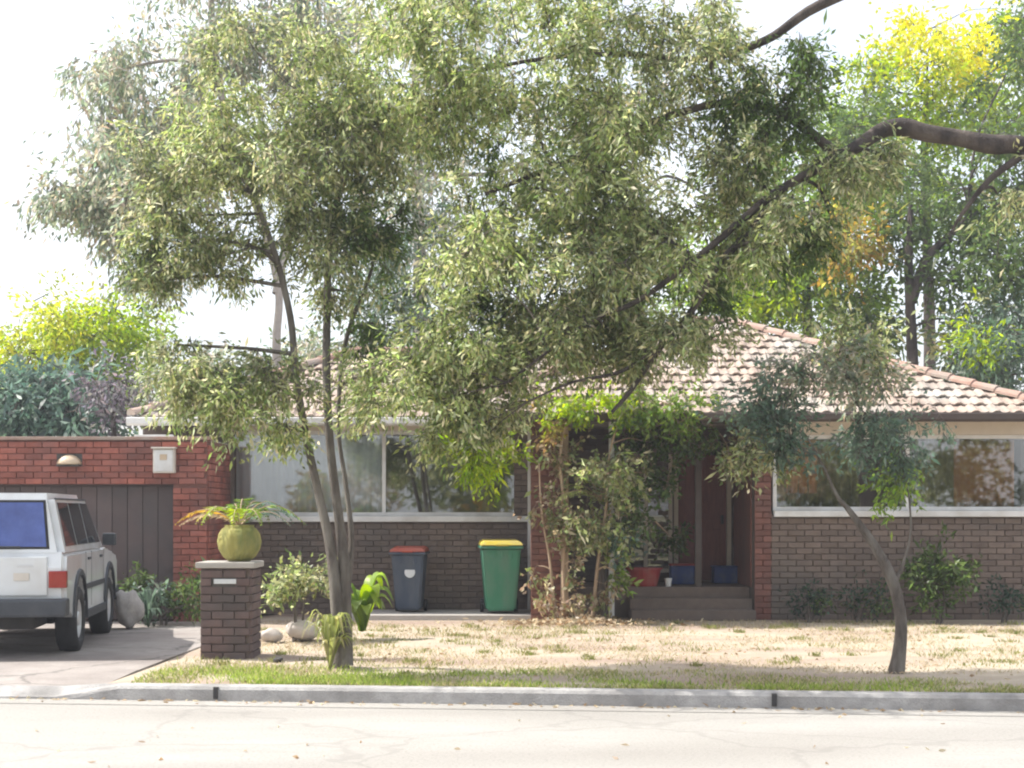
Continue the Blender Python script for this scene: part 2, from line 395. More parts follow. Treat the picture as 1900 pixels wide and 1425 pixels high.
def grow(name, label, cat, base, limbs, clumps, seed, leaf=(0.09, 0.03), per=34, bough=0.45, sig=0.16, droop=0.5, bark='bark',
         group=None, twig=0.006, limb_name='trunk', sub=True, min_r=0.02, gap=0.35):
    """a plant: limbs (given polylines x,y,z,r), boughs that reach into each clump, leaves round their ends.
    clump: centre, radii (3), number of boughs, colour, colour jitter"""
    rng = np.random.default_rng(seed)
    root = empty(name, base)
    tag(root, label, cat, group)
    b = np.array(base, dtype=float)
    L = [smooth_line(l) for l in limbs]
    nodes = [np.array(p) for l in L for p in l]
    br, tw = [], []
    LP, LD, LL, LW, LC, SP = [], [], [], [], [], []
    for (c, r, nb, col, jit) in clumps:
        c = np.array(c, dtype=float); r = np.array(r, dtype=float)
        NA = np.array(nodes)
        dist = np.linalg.norm(NA[:, :3] - c, axis=1) + np.maximum(0, NA[:, 2] - c[2]) * (0.6 if droop < 0.8 else 0)
        k = int(np.argmin(dist)); s = NA[k]
        mid = (s[:3] + c) / 2 + rng.normal(size=3) * 0.08 * np.linalg.norm(c - s[:3]) + np.array([0, 0, 0.10 * np.linalg.norm((c - s[:3])[:2])])
        r0 = min(s[3] * 0.75, max(min_r, 0.022 * np.linalg.norm(c - s[:3]) + 0.008))
        line = smooth_line([[*s[:3], r0], [*mid, r0 * 0.75], [*c, r0 * 0.45]], 5)
        br.append(line)
        cn = [np.array(p) for p in line[3:]]
        u = rand_dirs(rng, nb) * (rng.random(nb) ** 0.45)[:, None]
        ends = c + u * r
        # gaps: boughs thin out in bands through the crown, a few stray past its edge
        q = ends * (1.5 / max(gap, 1e-3))
        keep = (np.sin(q[:, 0] + 1.3 * np.sin(q[:, 2]) + seed) + np.sin(1.4 * q[:, 2] - q[:, 1] + 2 * seed) + np.sin(0.9 * q[:, 1] + 1.7 * q[:, 0])) > -0.7
        if keep.sum() < 3: keep[:] = True
        u, ends = u[keep], ends[keep]
        far = rng.random(len(ends)) < 0.10
        ends[far] = c + u[far] / (np.linalg.norm(u[far], axis=1)[:, None] + 1e-6) * r * rng.uniform(1.05, 1.4, (far.sum(), 1))
        order = np.argsort(np.linalg.norm(u, axis=1))
        CN = [p[:3] for p in cn]; CR = [p[3] for p in cn]
        tip_pts = []
        for e in ends[order]:
            A = np.array(CN)
            j = int(np.argmin(np.linalg.norm(A - e, axis=1)))
            p0 = A[j]; rr = max(min(CR[j] * 0.6, 0.014), twig)
            m1 = (p0 + e) / 2 + rng.normal(size=3) * 0.12 * np.linalg.norm(e - p0) + np.array([0, 0, 0.08])
            tw.append([[*p0, rr], [*m1, rr * 0.7], [*e, rr * 0.35]])
            CN.append(m1); CR.append(rr * 0.7); CN.append(e); CR.append(rr * 0.45)
            tip_pts.append((m1, e))
        tp = np.array(tip_pts)
        nt_ = 6; nl_ = max(4, int(per) // nt_); nl = nt_ * nl_
        t = rng.random((len(tp), nt_, 1)) ** 0.6
        st = tp[:, None, 0] * (1 - t) + tp[:, None, 1] * t
        bd = tp[:, 1] - tp[:, 0]; bd /= np.linalg.norm(bd, axis=1)[:, None] + 1e-6
        sd = rng.normal(size=(len(tp), nt_, 3)) * 0.75 + bd[:, None] * 0.5; sd[..., 2] -= droop * 0.8
        sd /= np.linalg.norm(sd, axis=2)[..., None] + 1e-6
        sl = sig * rng.uniform(1.2, 3.2, (len(tp), nt_, 1))
        en = st + sd * sl
        sprig = np.concatenate([st.reshape(-1, 3), en.reshape(-1, 3)], 1)
        SP.append(sprig)
        tt = rng.random((len(tp), nt_, nl_, 1)) * 0.9 + 0.1
        pos = (st[:, :, None] + sd[:, :, None] * sl[:, :, None] * tt + rng.normal(size=(len(tp), nt_, nl_, 3)) * sig * 0.28).reshape(-1, 3)
        d = np.repeat(sd.reshape(-1, 3), nl_, axis=0) * 0.7 + rand_dirs(rng, len(pos)) * 0.75
        d[:, 2] -= droop * 0.7
        n = len(pos)
        LP.append(pos); LD.append(d)
        LL.append(leaf[0] * rng.lognormal(0.0, 0.32, n)); LW.append(leaf[1] * rng.uniform(0.7, 1.3, n))
        cols = np.array(col)
        if cols.ndim == 2:
            ci = cols[rng.integers(0, len(cols), n)]
        else:
            ci = np.tile(cols, (n, 1))
        bt = np.repeat(rng.uniform(1 - jit, 1 + jit, (len(tp), 1)), nl, axis=0)
        LC.append(np.clip(ci * bt * rng.uniform(0.7, 1.35, (n, 1)) * rng.uniform(0.9, 1.1, (n, 3)), 0, 0.9))
    # everything is relative to the plant's base
    def rel(l):
        l = np.array(l, dtype=float); l[:, :3] -= b; return l
    tr = tubes(limb_name, [rel(L[0])], M[bark], root, sides=12)
    for l in L[1:]: tubes('limb' if limb_name == 'trunk' else limb_name, [rel(l)], M[bark], tr, sides=10)
    for l in br: tubes('branch', [rel(l)], M[bark], tr, sides=6)
    for q in (SP if twig < 0.012 else []):
        tw += [[[*w[:3], twig * .45], [*w[3:], twig * .2]] for w in q]
    if tw: tag(tubes('twigs', [rel(l) for l in tw], M[bark], tr, sides=3), kind='stuff')
    if LP:
        leaf_mesh('crown', np.concatenate(LP) - b, np.concatenate(LD), np.concatenate(LL), np.concatenate(LW), np.concatenate(LC), M['leaf'], root, rng)
    return root

def pc(px, py, rpx, rpy, Y, ry, nb, col, jit=0.25):
    """clump measured on the photograph, put at its own distance"""
    s = Y / F
    return (at(px, py, Y), (rpx * s, ry, rpy * s), nb, col, jit)

def pl(pts):
    """limb measured on the photograph: px, py, Y, radius"""
    return [[*at(p[0], p[1], p[2]), p[3]] for p in pts]

# ------------------------------------------------------------------ the setting
KERB_S = -0.103
def kerb_y(x): return 13.57 + KERB_S * x
KA = math.atan(KERB_S)

ZR = -0.13
bm = bmesh.new()
vs = [bm.verts.new(p) for p in ((-600, -600, -0.16), (600, -600, -0.16), (600, 900, -0.16), (-600, 900, -0.16))]
bm.faces.new(vs)
tag(obj('ground', bm, M['earth']), kind='structure')

bm = bmesh.new()
vs = [bm.verts.new(p) for p in ((-150, kerb_y(-150) - 8.6, ZR), (150, kerb_y(150) - 8.6, ZR), (150, kerb_y(150) - 0.002, ZR), (-150, kerb_y(-150) - 0.002, ZR))]
bm.faces.new(vs)
tag(obj('road', bm, M['road']), kind='structure')

# lawn: a gently uneven sheet behind the kerb, reaching well past the house
rng = np.random.default_rng(3)
bm = bmesh.new()
xs = [-150, -60, -25] + list(np.linspace(-12, 12, 49)) + [25, 60, 150]
vy = [0.15, 0.5, 0.9, 1.3, 1.7, 2.2, 2.7, 3.2, 3.8, 4.5, 5.2, 6, 7, 8, 9.5, 12, 20, 60, 300]
grid = []
for j, dy in enumerate(vy):
    row = []
    for x in xs:
        z = 0.0
        if 0 < j < 12: z = 0.018 * math.sin(x * 1.7 + j) + 0.012 * math.sin(x * 4.1 - 2 * j)
        if x < -3.2: z = 0.0
        if x < -3.4: z = 0.006
        if x < -3.9 and j < 16: z = -0.06
        row.append(bm.verts.new((x, kerb_y(x) + dy if j < 10 else 13.57 + (kerb_y(x) - 13.57) * max(0, 1 - (j - 9) / 4) + dy, z)))
    grid.append(row)
for a, b in zip(grid, grid[1:]):
    for i in range(len(xs) - 1):
        bm.faces.new((a[i], a[i + 1], b[i + 1], b[i]))
tag(obj('lawn', bm, M['soil'], smooth=True), kind='structure')

# kerb: a profile swept along the road, dropping to a layback at the driveway
bm = bmesh.new()
stations = [-60, -20, -9.6, -9.0, -4.1, -3.5] + list(np.linspace(-3.0, 12, 31)) + [30, 60]
prev = None
for x in stations:
    full = 1.0 if (x > -3.8 or x < -9.3) else 0.22
    h = 0.135 * full
    zt = ZR + h
    w = math.sin(x * 3.1) * 0.004
    prof = [(-0.002 + w, ZR - 0.02), (0.012 + w, zt - 0.03 * full), (0.035 + w, zt - 0.004), (0.06, zt + 0.004), (0.165, zt + (0.006 if full == 1 else 0.075)), (0.17, ZR - 0.03)]
    ring = [bm.verts.new((x, kerb_y(x) + p[0], p[1])) for p in prof]
    if prev:
        for i in range(len(ring) - 1):
            bm.faces.new((prev[i], ring[i], ring[i + 1], prev[i + 1]))
    prev = ring
tag(obj('kerb', bm, M['kerb']), kind='structure')

# gutter strip: slightly darker concrete channel along the kerb
bm = bmesh.new()
vs = [bm.verts.new(p) for p in ((-60, kerb_y(-60) - 0.32, ZR + 0.004), (60, kerb_y(60) - 0.32, ZR + 0.004), (60, kerb_y(60) - 0.004, ZR + 0.006), (-60, kerb_y(-60) - 0.004, ZR + 0.006))]
bm.faces.new(vs)
tag(obj('gutter_channel', bm, M['road']), kind='structure')

# driveway and its crossing
bm = bmesh.new()
rows = [(kerb_y(-4) + 0.17, -9.3, -3.72, -0.03), (15.2, -9.4, -3.66, 0.005), (16.0, -9.5, -3.62, 0.012), (18.5, -9.6, -3.55, 0.012), (21.95, -9.7, -3.5, 0.012)]
pr = None
for (y, x0, x1, z) in rows:
    zs = [z] * 9 + [-0.12]
    r = [bm.verts.new((x0 + (x1 - x0) * t, y + (KERB_S * ((x0 + (x1 - x0) * t) + 4) if y < 14.5 else 0), zz)) for t, zz in zip(list(np.linspace(0, 1, 9)) + [1.0], zs)]
    if pr:
        for i in range(9): bm.faces.new((pr[i], pr[i + 1], r[i + 1], r[i]))
    pr = r
tag(obj('driveway', bm, M['drive']), kind='structure')

# concrete path in front of the left room
boxo_path = boxo('path', M['slab'], None, -2.35, 0.45, 22.35, 23.66, -0.02, 0.075, 0.01)
tag(boxo_path, kind='structure')

# ------------------------------------------------------------------ brickwork
BL, BH, BJ = 0.230, 0.076, 0.010
def brick_mesh(name, mat, l=BL, h=BH, d=0.03):
    bm = bmesh.new()
    box(bm, -l / 2, l / 2, -d, 0.0, -h / 2, h / 2)
    es = [e for e in bm.edges if all(v.co.y < -d + 1e-6 for v in e.verts)]
    bmesh.ops.bevel(bm, geom=es, offset=0.004, segments=1, affect='EDGES')
    me = bpy.data.meshes.new(name); bm.to_mesh(me); bm.free()
    me.materials.append(mat)
    return me

def lay_bricks(x0, x1, z0, z1, plane, axis='y', holes=()):
    """brick places on a wall face: (centre along, z, length); running bond"""
    out = []
    course = BH + BJ
    k = 0
    z = z0 + course / 2
    while z + BH / 2 <= z1 + 0.004:
        off = (BL + BJ) / 2 if k % 2 else 0.0
        x = x0 - off
        while x < x1 - 0.02:
            a, b = max(x, x0), min(x + BL, x1)
            if b - a > 0.04 and not any(h[0] < (a + b) / 2 < h[1] and h[2] < z < h[3] for h in holes):
                out.append(((a + b) / 2, z, (b - a) / BL, plane, axis))
            x += BL + BJ
        z += course; k += 1
    return out

def set_bricks(places, mat, parent, maxn, seed, prio=lambda p: 0.0, h=BH):
    """the first maxn bricks as objects of their own that share one mesh, the rest joined"""
    rng = np.random.default_rng(seed)
    me = brick_mesh('brick', mat)
    places = sorted(places, key=prio)
    for (u, z, s, plane, axis) in places[:maxn]:
        o = bpy.data.objects.new('brick', me)
        j = rng.uniform(-0.002, 0.003)
        if axis == 'y':
            o.location = (u, plane + j, z)
        else:
            o.location = (plane - j, u, z); o.rotation_euler = (0, 0, math.pi / 2)
        o.scale = (s, 1, 1)
        link(o, parent)
    rest = places[maxn:]
    if rest:
        bm = bmesh.new()
        for (u, z, s, plane, axis) in rest:
            j = rng.uniform(-0.002, 0.003)
            Mx = Matrix.Translation((u, plane + j, z)) if axis == 'y' else Matrix.Translation((plane - j, u, z)) @ Matrix.Rotation(math.pi / 2, 4, 'Z')
            t = bm.verts[:] and len(bm.verts)
            bm2 = bmesh.new(); bm2.from_mesh(me)
            bm2.transform(Mx @ Matrix.Diagonal((s, 1, 1, 1)))
            vv = [bm.verts.new(v.co) for v in bm2.verts]
            bm2.verts.index_update()
            for f in bm2.faces: bm.faces.new([vv[v.index] for v in f.verts])
            bm2.free()
        tag(obj('bricks', bm, mat, parent), kind='stuff')

def in_frame_prio(p):
    u, z, s, plane, axis = p
    Y = plane if axis == 'y' else u
    X = u if axis == 'y' else plane
    px = CX + X / Y * F
    return (0 if -5 < px < 1905 else 1, Y if axis == 'y' else Y + 3, -z)

# ------------------------------------------------------------------ the house
house = empty('house', (1.0, 23.7, 0.0))
tag(house, 'single storey brown brick house with hipped terracotta tile roof and porch', 'house')
HB = Vector((1.0, 23.7, 0.0))
class Rel:
    """shapes given in world coordinates, stored relative to a thing's base"""
    def __init__(self, root): self.root = root; self.b = Vector(root.location)
    def box(self, name, mat, parent, x0, x1, y0, y1, z0, z1, bev=0.0):
        b = self.b
        return boxo(name, mat, parent or self.root, x0 - b.x, x1 - b.x, y0 - b.y, y1 - b.y, z0 - b.z, z1 - b.z, bev)
    def mesh(self, name, bm, mat, parent=None, smooth=False):
        bm.transform(Matrix.Translation(-self.b))
        return obj(name, bm, mat, parent or self.root, smooth)
    def place(self, p): return (p[0] - (self.b.x if p[4] == 'y' else self.b.y), p[1] - self.b.z, p[2], p[3] - (self.b.y if p[4] == 'y' else self.b.x), p[4])
H = Rel(house)

YL, YRT, YP = 23.70, 22.50, 24.60      # fronts: left room, right room, porch back wall
XL0, XL1 = -5.60, 0.33                 # left room
XR0, XR1 = 3.49, 7.60                  # right room
SL, SR = 1.49, 1.57                    # sill heights
WT = 2.78                              # window head left
WTR = 2.66
D = 0.03                               # bricks stand this far off the mortar core

wall = H.box('wall', M['mortar'], None, -4.25, XL1, YL, YL + 0.22, 0.0, SL - 0.06)
# remaining cores hang on the same wall part
for (x0, x1, y0, y1, z0, z1) in (
    (XL1 - 0.30, XL1 - 0.003, YL + 0.005, YL + 0.15, SL - 0.06, 2.92),      # pier right of the left window
    (XL0, -4.22, YL + 0.005, YL + 0.22, 0.0, 2.92),                         # wall beside the garage
    (XR0 + 0.24, XR1, YRT, YRT + 0.22, 0.0, SR - 0.06),                      # under the right window
    (XR0, XR0 + 0.24, YRT - 0.003, YRT + 0.22, 0.0, 2.92),                   # right pier
    (XR0 - 0.0, XR0 + 0.22, YRT + 0.222, YP, 0.0, 2.92),                     # porch flank
    (XL1 - 0.22, XL1 - 0.002, YL + 0.222, YP, 0.0, 2.92),
    (XL1 - 0.22, 2.55, YP + 0.002, YP + 0.22, 0.0, 2.92),
    (3.45, XR0 + 0.22, YP + 0.002, YP + 0.22, 0.0, 2.92),
    (2.55, 3.45, YP + 0.002, YP + 0.22, 2.52, 2.92),
    (XL0, XR1, 29.4, 29.6, 0.0, 2.92), (XL0, XL0 + 0.2, YL + 0.23, 29.4, 0.0, 2.92), (XR1 - 0.2, XR1, YRT + 0.23, 29.4, 0.0, 2.92),
):
    H.box('wall_core', M['mortar'], wall, x0, x1, y0, y1, z0, z1)
B = []
B += lay_bricks(-4.25, XL1, 0.0, SL - 0.06, YL)
B += lay_bricks(XL1 - 0.30, XL1, SL - 0.06, 2.9, YL)
B += lay_bricks(XR0 + 0.24, XR1, 0.0, SR - 0.06, YRT)
B += lay_bricks(XL1 - 0.2, 2.5, 0.46, 2.9, YP)
set_bricks([H.place(p) for p in B], M['brick_brown'], wall, 300, 5,
           prio=lambda p: (lambda u, z, s, pl_, ax: ((0 if -5 < CX + (u + 1.0) / (pl_ + 23.7) * F < 1905 else 1), pl_ if pl_ < 0.5 else 9, -z))(*p))

red_pier = H.box('pier', M['mortar_red'], None, XR0 + 0.002, XR0 + 0.238, YRT - 0.006, YRT - 0.0035, 0.0, 2.9)
RP = lay_bricks(XR0, XR0 + 0.24, 0.0, 2.9, YRT - 0.004) + [(p[0], p[1], p[2], XR0, 'x') for p in ()]
set_bricks([H.place(p) for p in RP], M['brick_redbrown'], red_pier, 80, 9)
H.box('porch_flank', M['brick_redbrown'], None, XR0 - 0.02, XR0 - 0.001, YRT + 0.23, YP - 0.12, 0.46, 2.88)
# interior of the rooms: floor, back wall, ceiling so that the panes show a room
H.box('interior_wall', M['interior'], None, -4.2, 0.1, 27.2, 27.3, 0.3, 2.9)
H.box('interior_wall', M['interior'], None, 3.8, 7.1, 26.4, 26.5, 0.3, 2.9)
H.box('interior_floor', M['timber'], None, XL0 + 0.2, XR1 - 0.2, YP + 0.25, 29.3, 0.30, 0.40)
H.box('ceiling', M['interior'], None, XL0 + 0.2, XR1 - 0.2, YL + 0.23, 29.3, 2.86, 2.92)

# windows
def window(x0, x1, z0, z1, Y, mull, sill_h=0.09, frame=0.055):
    w = H.box('window', M['white'], None, x0, x1, Y - 0.10, Y + 0.02, z0 - sill_h, z0 - 0.002, 0.012)      # the sill carries the rest
    H.box('frame', M['white'], w, x0, x1, Y + 0.03, Y + 0.10, z1 - frame, z1)
    H.box('frame', M['white'], w, x0, x1, Y + 0.03, Y + 0.10, z0, z0 + frame)
    edges = [x0] + list(mull) + [x1]
    for i, x in enumerate(edges):
        a = x if i == 0 else (x - frame if i == len(edges) - 1 else x - frame / 2)
        H.box('frame', M['white'], w, a, a + frame, Y + 0.025, Y + 0.105, z0 + 0.003, z1 - 0.003)
    for a, b in zip(edges, edges[1:]):
        H.box('pane', M['glass'], w, a + 0.02, b - 0.02, Y + 0.06, Y + 0.065, z0 + 0.02, z1 - 0.02)
    return w
xm = gx(712, YL)
window(gx(425, YL), gx(990, YL), SL, WT, YL, [xm])
window(XR0 + 0.27, XR1 - 0.03, SR, WTR, YRT, [gx(1685, YRT)])
# lintel boards and eaves
H.box('fascia', M['cream'], None, XR0 + 0.245, XR1 - 0.01, YRT - 0.02, YRT + 0.12, WTR + 0.003, 2.90)
H.box('fascia', M['cream'], None, -4.25, XL1 - 0.31, YL - 0.02, YL + 0.12, WT + 0.003, 2.92)

# porch: floor, steps, door, screen, posts
H.box('porch_floor', M['brick_brown'], None, XL1 + 0.01, XR0 - 0.01, 22.9, YP - 0.005, 0.0, 0.45, 0.01)
H.box('step', M['brick_brown'], None, 1.7, XR0 - 0.02, 22.55, 22.895, 0.0, 0.30, 0.01)
H.box('step', M['brick_brown'], None, 1.7, XR0 - 0.02, 22.22, 22.545, 0.0, 0.15, 0.01)
door = H.box('door', M['door'], None, 2.62, 3.38, YP + 0.05, YP + 0.09, 0.47, 2.45, 0.004)
H.box('frame', M['cream'], door, 2.55, 2.615, YP - 0.01, YP + 0.12, 0.46, 2.52)
H.box('frame', M['cream'], door, 3.385, 3.45, YP - 0.01, YP + 0.12, 0.46, 2.52)
for z0, z1 in ((0.62, 1.28), (1.42, 2.3)):
    for x0, x1 in ((2.72, 2.96), (3.04, 3.28)):
        H.box('panel', M['door'], door, x0, x1, YP + 0.035, YP + 0.052, z0, z1, 0.006)
H.box('handle', M['iron'], door, 3.29, 3.33, YP + 0.0, YP + 0.048, 1.36, 1.5, 0.01)
# side light beside the door
sl = H.box('side_window', M['glass'], None, 1.75, 2.50, YP - 0.03, YP - 0.02, 0.7, 2.4)
for x in (1.70, 2.07, 2.46):
    H.box('frame', M['cream'], sl, x, x + 0.06, YP - 0.05, YP - 0.005, 0.62, 2.46)
H.box('frame', M['cream'], sl, 1.703, 2.517, YP - 0.045, YP - 0.01, 0.6, 0.66)
# front brick pier of the porch and its two posts
PY = 22.35
pier = H.box('porch_pier', M['mortar_red'], None, gx(985, PY), gx(1040, PY) , PY, PY + 0.34, 0.0, 2.90)
PB = lay_bricks(gx(985, PY), gx(1040, PY), 0.0, 2.88, PY) + [(p[0], p[1], p[2], gx(1040, PY), 'x') for p in lay_bricks(PY, PY + 0.34, 0.0, 2.88, 0)]
set_bricks([H.place(p) for p in PB], M['brick_redbrown'], pier, 130, 6)
post = H.box('post', M['timber'], None, gx(1041, 22.2), gx(1055, 22.2), 22.2, 22.3, 0.0, 2.88, 0.006)
H.box('post', M['white'], None, gx(1130, 22.25), gx(1140, 22.25), 22.25, 22.33, 0.0, 2.88, 0.006)
H.box('post', M['dark_gutter'], None, gx(1290, 22.95), gx(1302, 22.95), 22.95, 23.03, 0.45, 2.88, 0.006)

# roof ------------------------------------------------------------
ZA, RA = 2.93, 4.68          # eave and ridge height of the main hip
A0, A1, AY, AYR, AYB = -0.95, 7.85, 22.0, 26.0, 30.0
RX0, RX1 = 3.05, 3.62
ZB, RB = 2.95, 4.19
B0, BY, BYR = -5.65, 23.2, 26.2
roof_bm = bmesh.new()
def face(bm, pts): bm.faces.new([bm.verts.new(p) for p in pts])
face(roof_bm, [(A0, AY, ZA), (A1, AY, ZA), (RX1, AYR, RA), (RX0, AYR, RA)])
face(roof_bm, [(A1, AY, ZA), (A1, AYB, ZA), (RX1, AYR, RA)])
face(roof_bm, [(A1, AYB, ZA), (A0, AYB, ZA), (RX0, AYR, RA), (RX1, AYR, RA)])
face(roof_bm, [(A0, AYB, ZA), (A0, AY, ZA), (RX0, AYR, RA)])
tB = BYR - BY
face(roof_bm, [(B0, BY, ZB), (1.2, BY, ZB), (1.2, BYR, RB), (B0 + tB, BYR, RB)])
face(roof_bm, [(B0, BYR + tB, ZB), (B0, BY, ZB), (B0 + tB, BYR, RB)])
face(roof_bm, [(1.2, BYR + tB, ZB), (B0, BYR + tB, ZB), (B0 + tB, BYR, RB), (1.2, BYR, RB)])
roof = H.mesh('roof', roof_bm, M['tile'])
# flat eave lining under the overhang
H.box('eave_lining', M['eave'], None, A0 + 0.02, A1 - 0.02, AY + 0.03, YP, ZA - 0.035, ZA - 0.012)
H.box('eave_lining', M['eave'], None, B0 + 0.02, A0 + 0.01, BY + 0.03, YL + 0.3, ZB - 0.035, ZB - 0.015)

# gutters
def gutter(name, mat, x0, x1, y, z):
    bm = bmesh.new()
    prof = [(0.0, 0.06), (-0.11, 0.06), (-0.125, 0.05), (-0.12, -0.03), (-0.08, -0.06), (0.0, -0.06)]
    a = [bm.verts.new((x0, y + p[0], z + p[1])) for p in prof]; b = [bm.verts.new((x1, y + p[0], z + p[1])) for p in prof]
    for i in range(len(prof)):
        j = (i + 1) % len(prof); bm.faces.new((a[i], a[j], b[j], b[i]))
    bm.faces.new(list(reversed(a))); bm.faces.new(b)
    return H.mesh(name, bm, mat)
gutter('gutter', M['dark_gutter'], A0 - 0.05, A1 + 0.05, AY + 0.0, ZA - 0.05)
gutter('gutter', M['white'], B0 - 0.05, A0 - 0.1, BY + 0.0, ZB - 0.06)
H.box('gutter', M['white'], None, A0 - 0.09, A0 - 0.0, AY + 0.01, BY, ZB - 0.11, ZB - 0.01)
H.box('downpipe', M['white'], None, gx(979, 23.58), gx(990, 23.58), 23.55, 23.62, 0.08, 2.86, 0.012)

# tiles: one interlocking tile with a barrel profile, shared by all
TW, TE, TL = 0.30, 0.335, 0.40
def tile_mesh():
    bm = bmesh.new()
    n = 6
    prof = [(-TW / 2, 0.004), (-TW * 0.34, 0.004), (-TW * 0.2, 0.03), (-TW * 0.02, 0.032), (TW * 0.12, 0.006), (TW * 0.3, 0.004), (TW / 2 - 0.004, 0.02)]
    lo = [bm.verts.new((x, 0.0, z + 0.036)) for x, z in prof]
    hi = [bm.verts.new((x, TL, z + 0.004)) for x, z in prof]
    dn = [bm.verts.new((x, 0.004, z + 0.008)) for x, z in prof]
    for i in range(n):
        bm.faces.new((lo[i], lo[i + 1], hi[i + 1], hi[i]))
        bm.faces.new((dn[i], dn[i + 1], lo[i + 1], lo[i]))
    me = bpy.data.meshes.new('tile'); bm.to_mesh(me); bm.free()
    me.materials.append(M['tile'])
    return me
TILE = tile_mesh()
rng = np.random.default_rng(11)
tile_places = []
def lay_tiles(origin, ux, up, width_at, length):
    """origin: eave start; ux along the eave, up the slope; width_at(v) gives the span between the hips at slope distance v"""
    ux = Vector(ux).normalized(); up = Vector(up).normalized(); nn = ux.cross(up)
    R = Matrix((ux, up, nn)).transposed()
    v, k = -0.04, 0
    while v < length - 0.12:
        a, b = width_at(v + TE * 0.5)
        x = math.floor(a / TW) * TW + (TW / 2 if k % 2 else 0)
        while x < b + TW * 0.2:
            if a - 0.06 < x < b + 0.06:
                p = Vector(origin) + ux * x + up * v
                q = Matrix.Rotation(rng.normal() * 0.008, 3, 'X') @ Matrix.Rotation(rng.normal() * 0.006, 3, 'Z')
                tile_places.append((p, (R @ q).to_4x4(), CX + p.x / p.y * F, p.y))
            x += TW
        v += TE; k += 1
sA = Vector((0, AYR - AY, RA - ZA)); LA = sA.length
def wA(v): t = v / LA; return (0 + t * (RX0 - A0), (A1 - A0) - t * (A1 - RX1))
lay_tiles((A0, AY, ZA), (1, 0, 0), sA, wA, LA)
nA = len(tile_places)
sB = Vector((0, tB, RB - ZB)); LB = sB.length
def wB(v):
    t = v / LB
    # ends where the main hip's left face cuts it
    return (t * tB, (A0 - B0) + 0.2 + t * tB * 1.05)
lay_tiles((B0, BY, ZB), (1, 0, 0), sB, wB, LB)
sC = Vector((RX0 - A0, 0, RA - ZA)); LC = sC.length
def wC(v): t = v / LC; return (t * 4.0, 8.0 - t * 4.0)      # measured from the back corner towards the street
lay_tiles((A0, AYB, ZA), (0, -1, 0), sC, wC, LC)
def tprio(i, t):
    px = t[2]
    vis = (1170 < px < 1900) if i < nA else (590 < px < 720)
    return (0 if vis else 1, 0 if i < nA else 1, abs(px - 1500))
ordr = sorted(range(len(tile_places)), key=lambda i: tprio(i, tile_places[i]))
for i in ordr[:300]:
    p, R4, _, _ = tile_places[i]
    o = bpy.data.objects.new('tile', TILE)
    o.matrix_basis = Matrix.Translation(p - HB) @ R4
    link(o, roof)
bm = bmesh.new()
for i in ordr[300:]:
    p, R4, _, _ = tile_places[i]
    b2 = bmesh.new(); b2.from_mesh(TILE); b2.transform(Matrix.Translation(p) @ R4)
    b2.verts.index_update()
    vv = [bm.verts.new(v.co) for v in b2.verts]
    for f in b2.faces: bm.faces.new([vv[v.index] for v in f.verts])
    b2.free()
tag(H.mesh('tiles', bm, M['tile'], roof), kind='stuff')
# ridge and hip caps
def caps(p0, p1, mat):
    p0, p1 = Vector(p0), Vector(p1); d = p1 - p0; n = max(1, int(d.length / 0.36)); step = d.length / n
    d.normalize()
    side = d.cross(Vector((0, 0, 1))).normalized(); up = side.cross(d)
    bm = bmesh.new()
    prof = [(math.cos(a) * 0.115, math.sin(a) * 0.085 + 0.0) for a in np.linspace(math.pi * 1.05, -math.pi * 0.05, 8)]
    lo = [bm.verts.new(side * x + up * (z + 0.018)) for x, z in prof]
    hi = [bm.verts.new(d * (step + 0.03) + side * x * 0.92 + up * (z * 0.92)) for x, z in prof]
    for i in range(7): bm.faces.new((lo[i], lo[i + 1], hi[i + 1], hi[i]))
    bm.faces.new(list(reversed(lo)))
    me = bpy.data.meshes.new('ridge_cap'); bm.to_mesh(me); bm.free(); me.materials.append(mat)
    for i in range(n):
        o = bpy.data.objects.new('ridge_cap', me)
        o.location = p0 + d * step * i - HB
        link(o, roof)
up_ = Vector((0, 0, 0.035))
caps(Vector((A1, AY, ZA)) + up_, Vector((RX1, AYR, RA)) + up_, M['tile_red'])
caps(Vector((A0, AY, ZA)) + up_, Vector((RX0, AYR, RA)) + up_, M['tile_red'])
caps(Vector((RX0 - 0.1, AYR, RA)) + up_, Vector((RX1 + 0.1, AYR, RA)) + up_, M['tile_red'])
caps(Vector((B0, BY, ZB)) + up_, Vector((B0 + tB, BYR, RB)) + up_, M['tile_red'])
caps(Vector((B0 + tB, BYR, RB)) + up_, Vector((1.2, BYR, RB)) + up_, M['tile_red'])

# curtains, and coloured sheets that stand in for window reflections ---------------------------------------------------------
def curtain(name, label, mat, x0, x1, y, z0, z1, folds, seed, amp=0.035, group=None):
    rng = np.random.default_rng(seed)
    n = folds * 8
    bm = bmesh.new()
    rows = []
    for k, z in enumerate(np.linspace(z0, z1, 6)):
        r = []
        for i in range(n + 1):
            t = i / n
            r.append(bm.verts.new((t * (x1 - x0), amp * math.sin(t * folds * 2 * math.pi + 0.8 * math.sin(3 * t)) * (1.1 - 0.12 * k), z - z0)))
        rows.append(r)
    for a, b in zip(rows, rows[1:]):
        for i in range(n): bm.faces.new((a[i], a[i + 1], b[i + 1], b[i]))
    o = obj(name, bm, mat, None, True)
    md = o.modifiers.new('solid', 'SOLIDIFY'); md.thickness = 0.004
    o.location = (x0, y, z0)
    return tag(o, label, 'curtain', group)
curtain('curtain', 'closed blue grey curtain behind the left window pane', M['curtain_blue'], gx(432, YL), xm - 0.03, YL + 0.22, SL + 0.02, WT - 0.06, 13, 1)
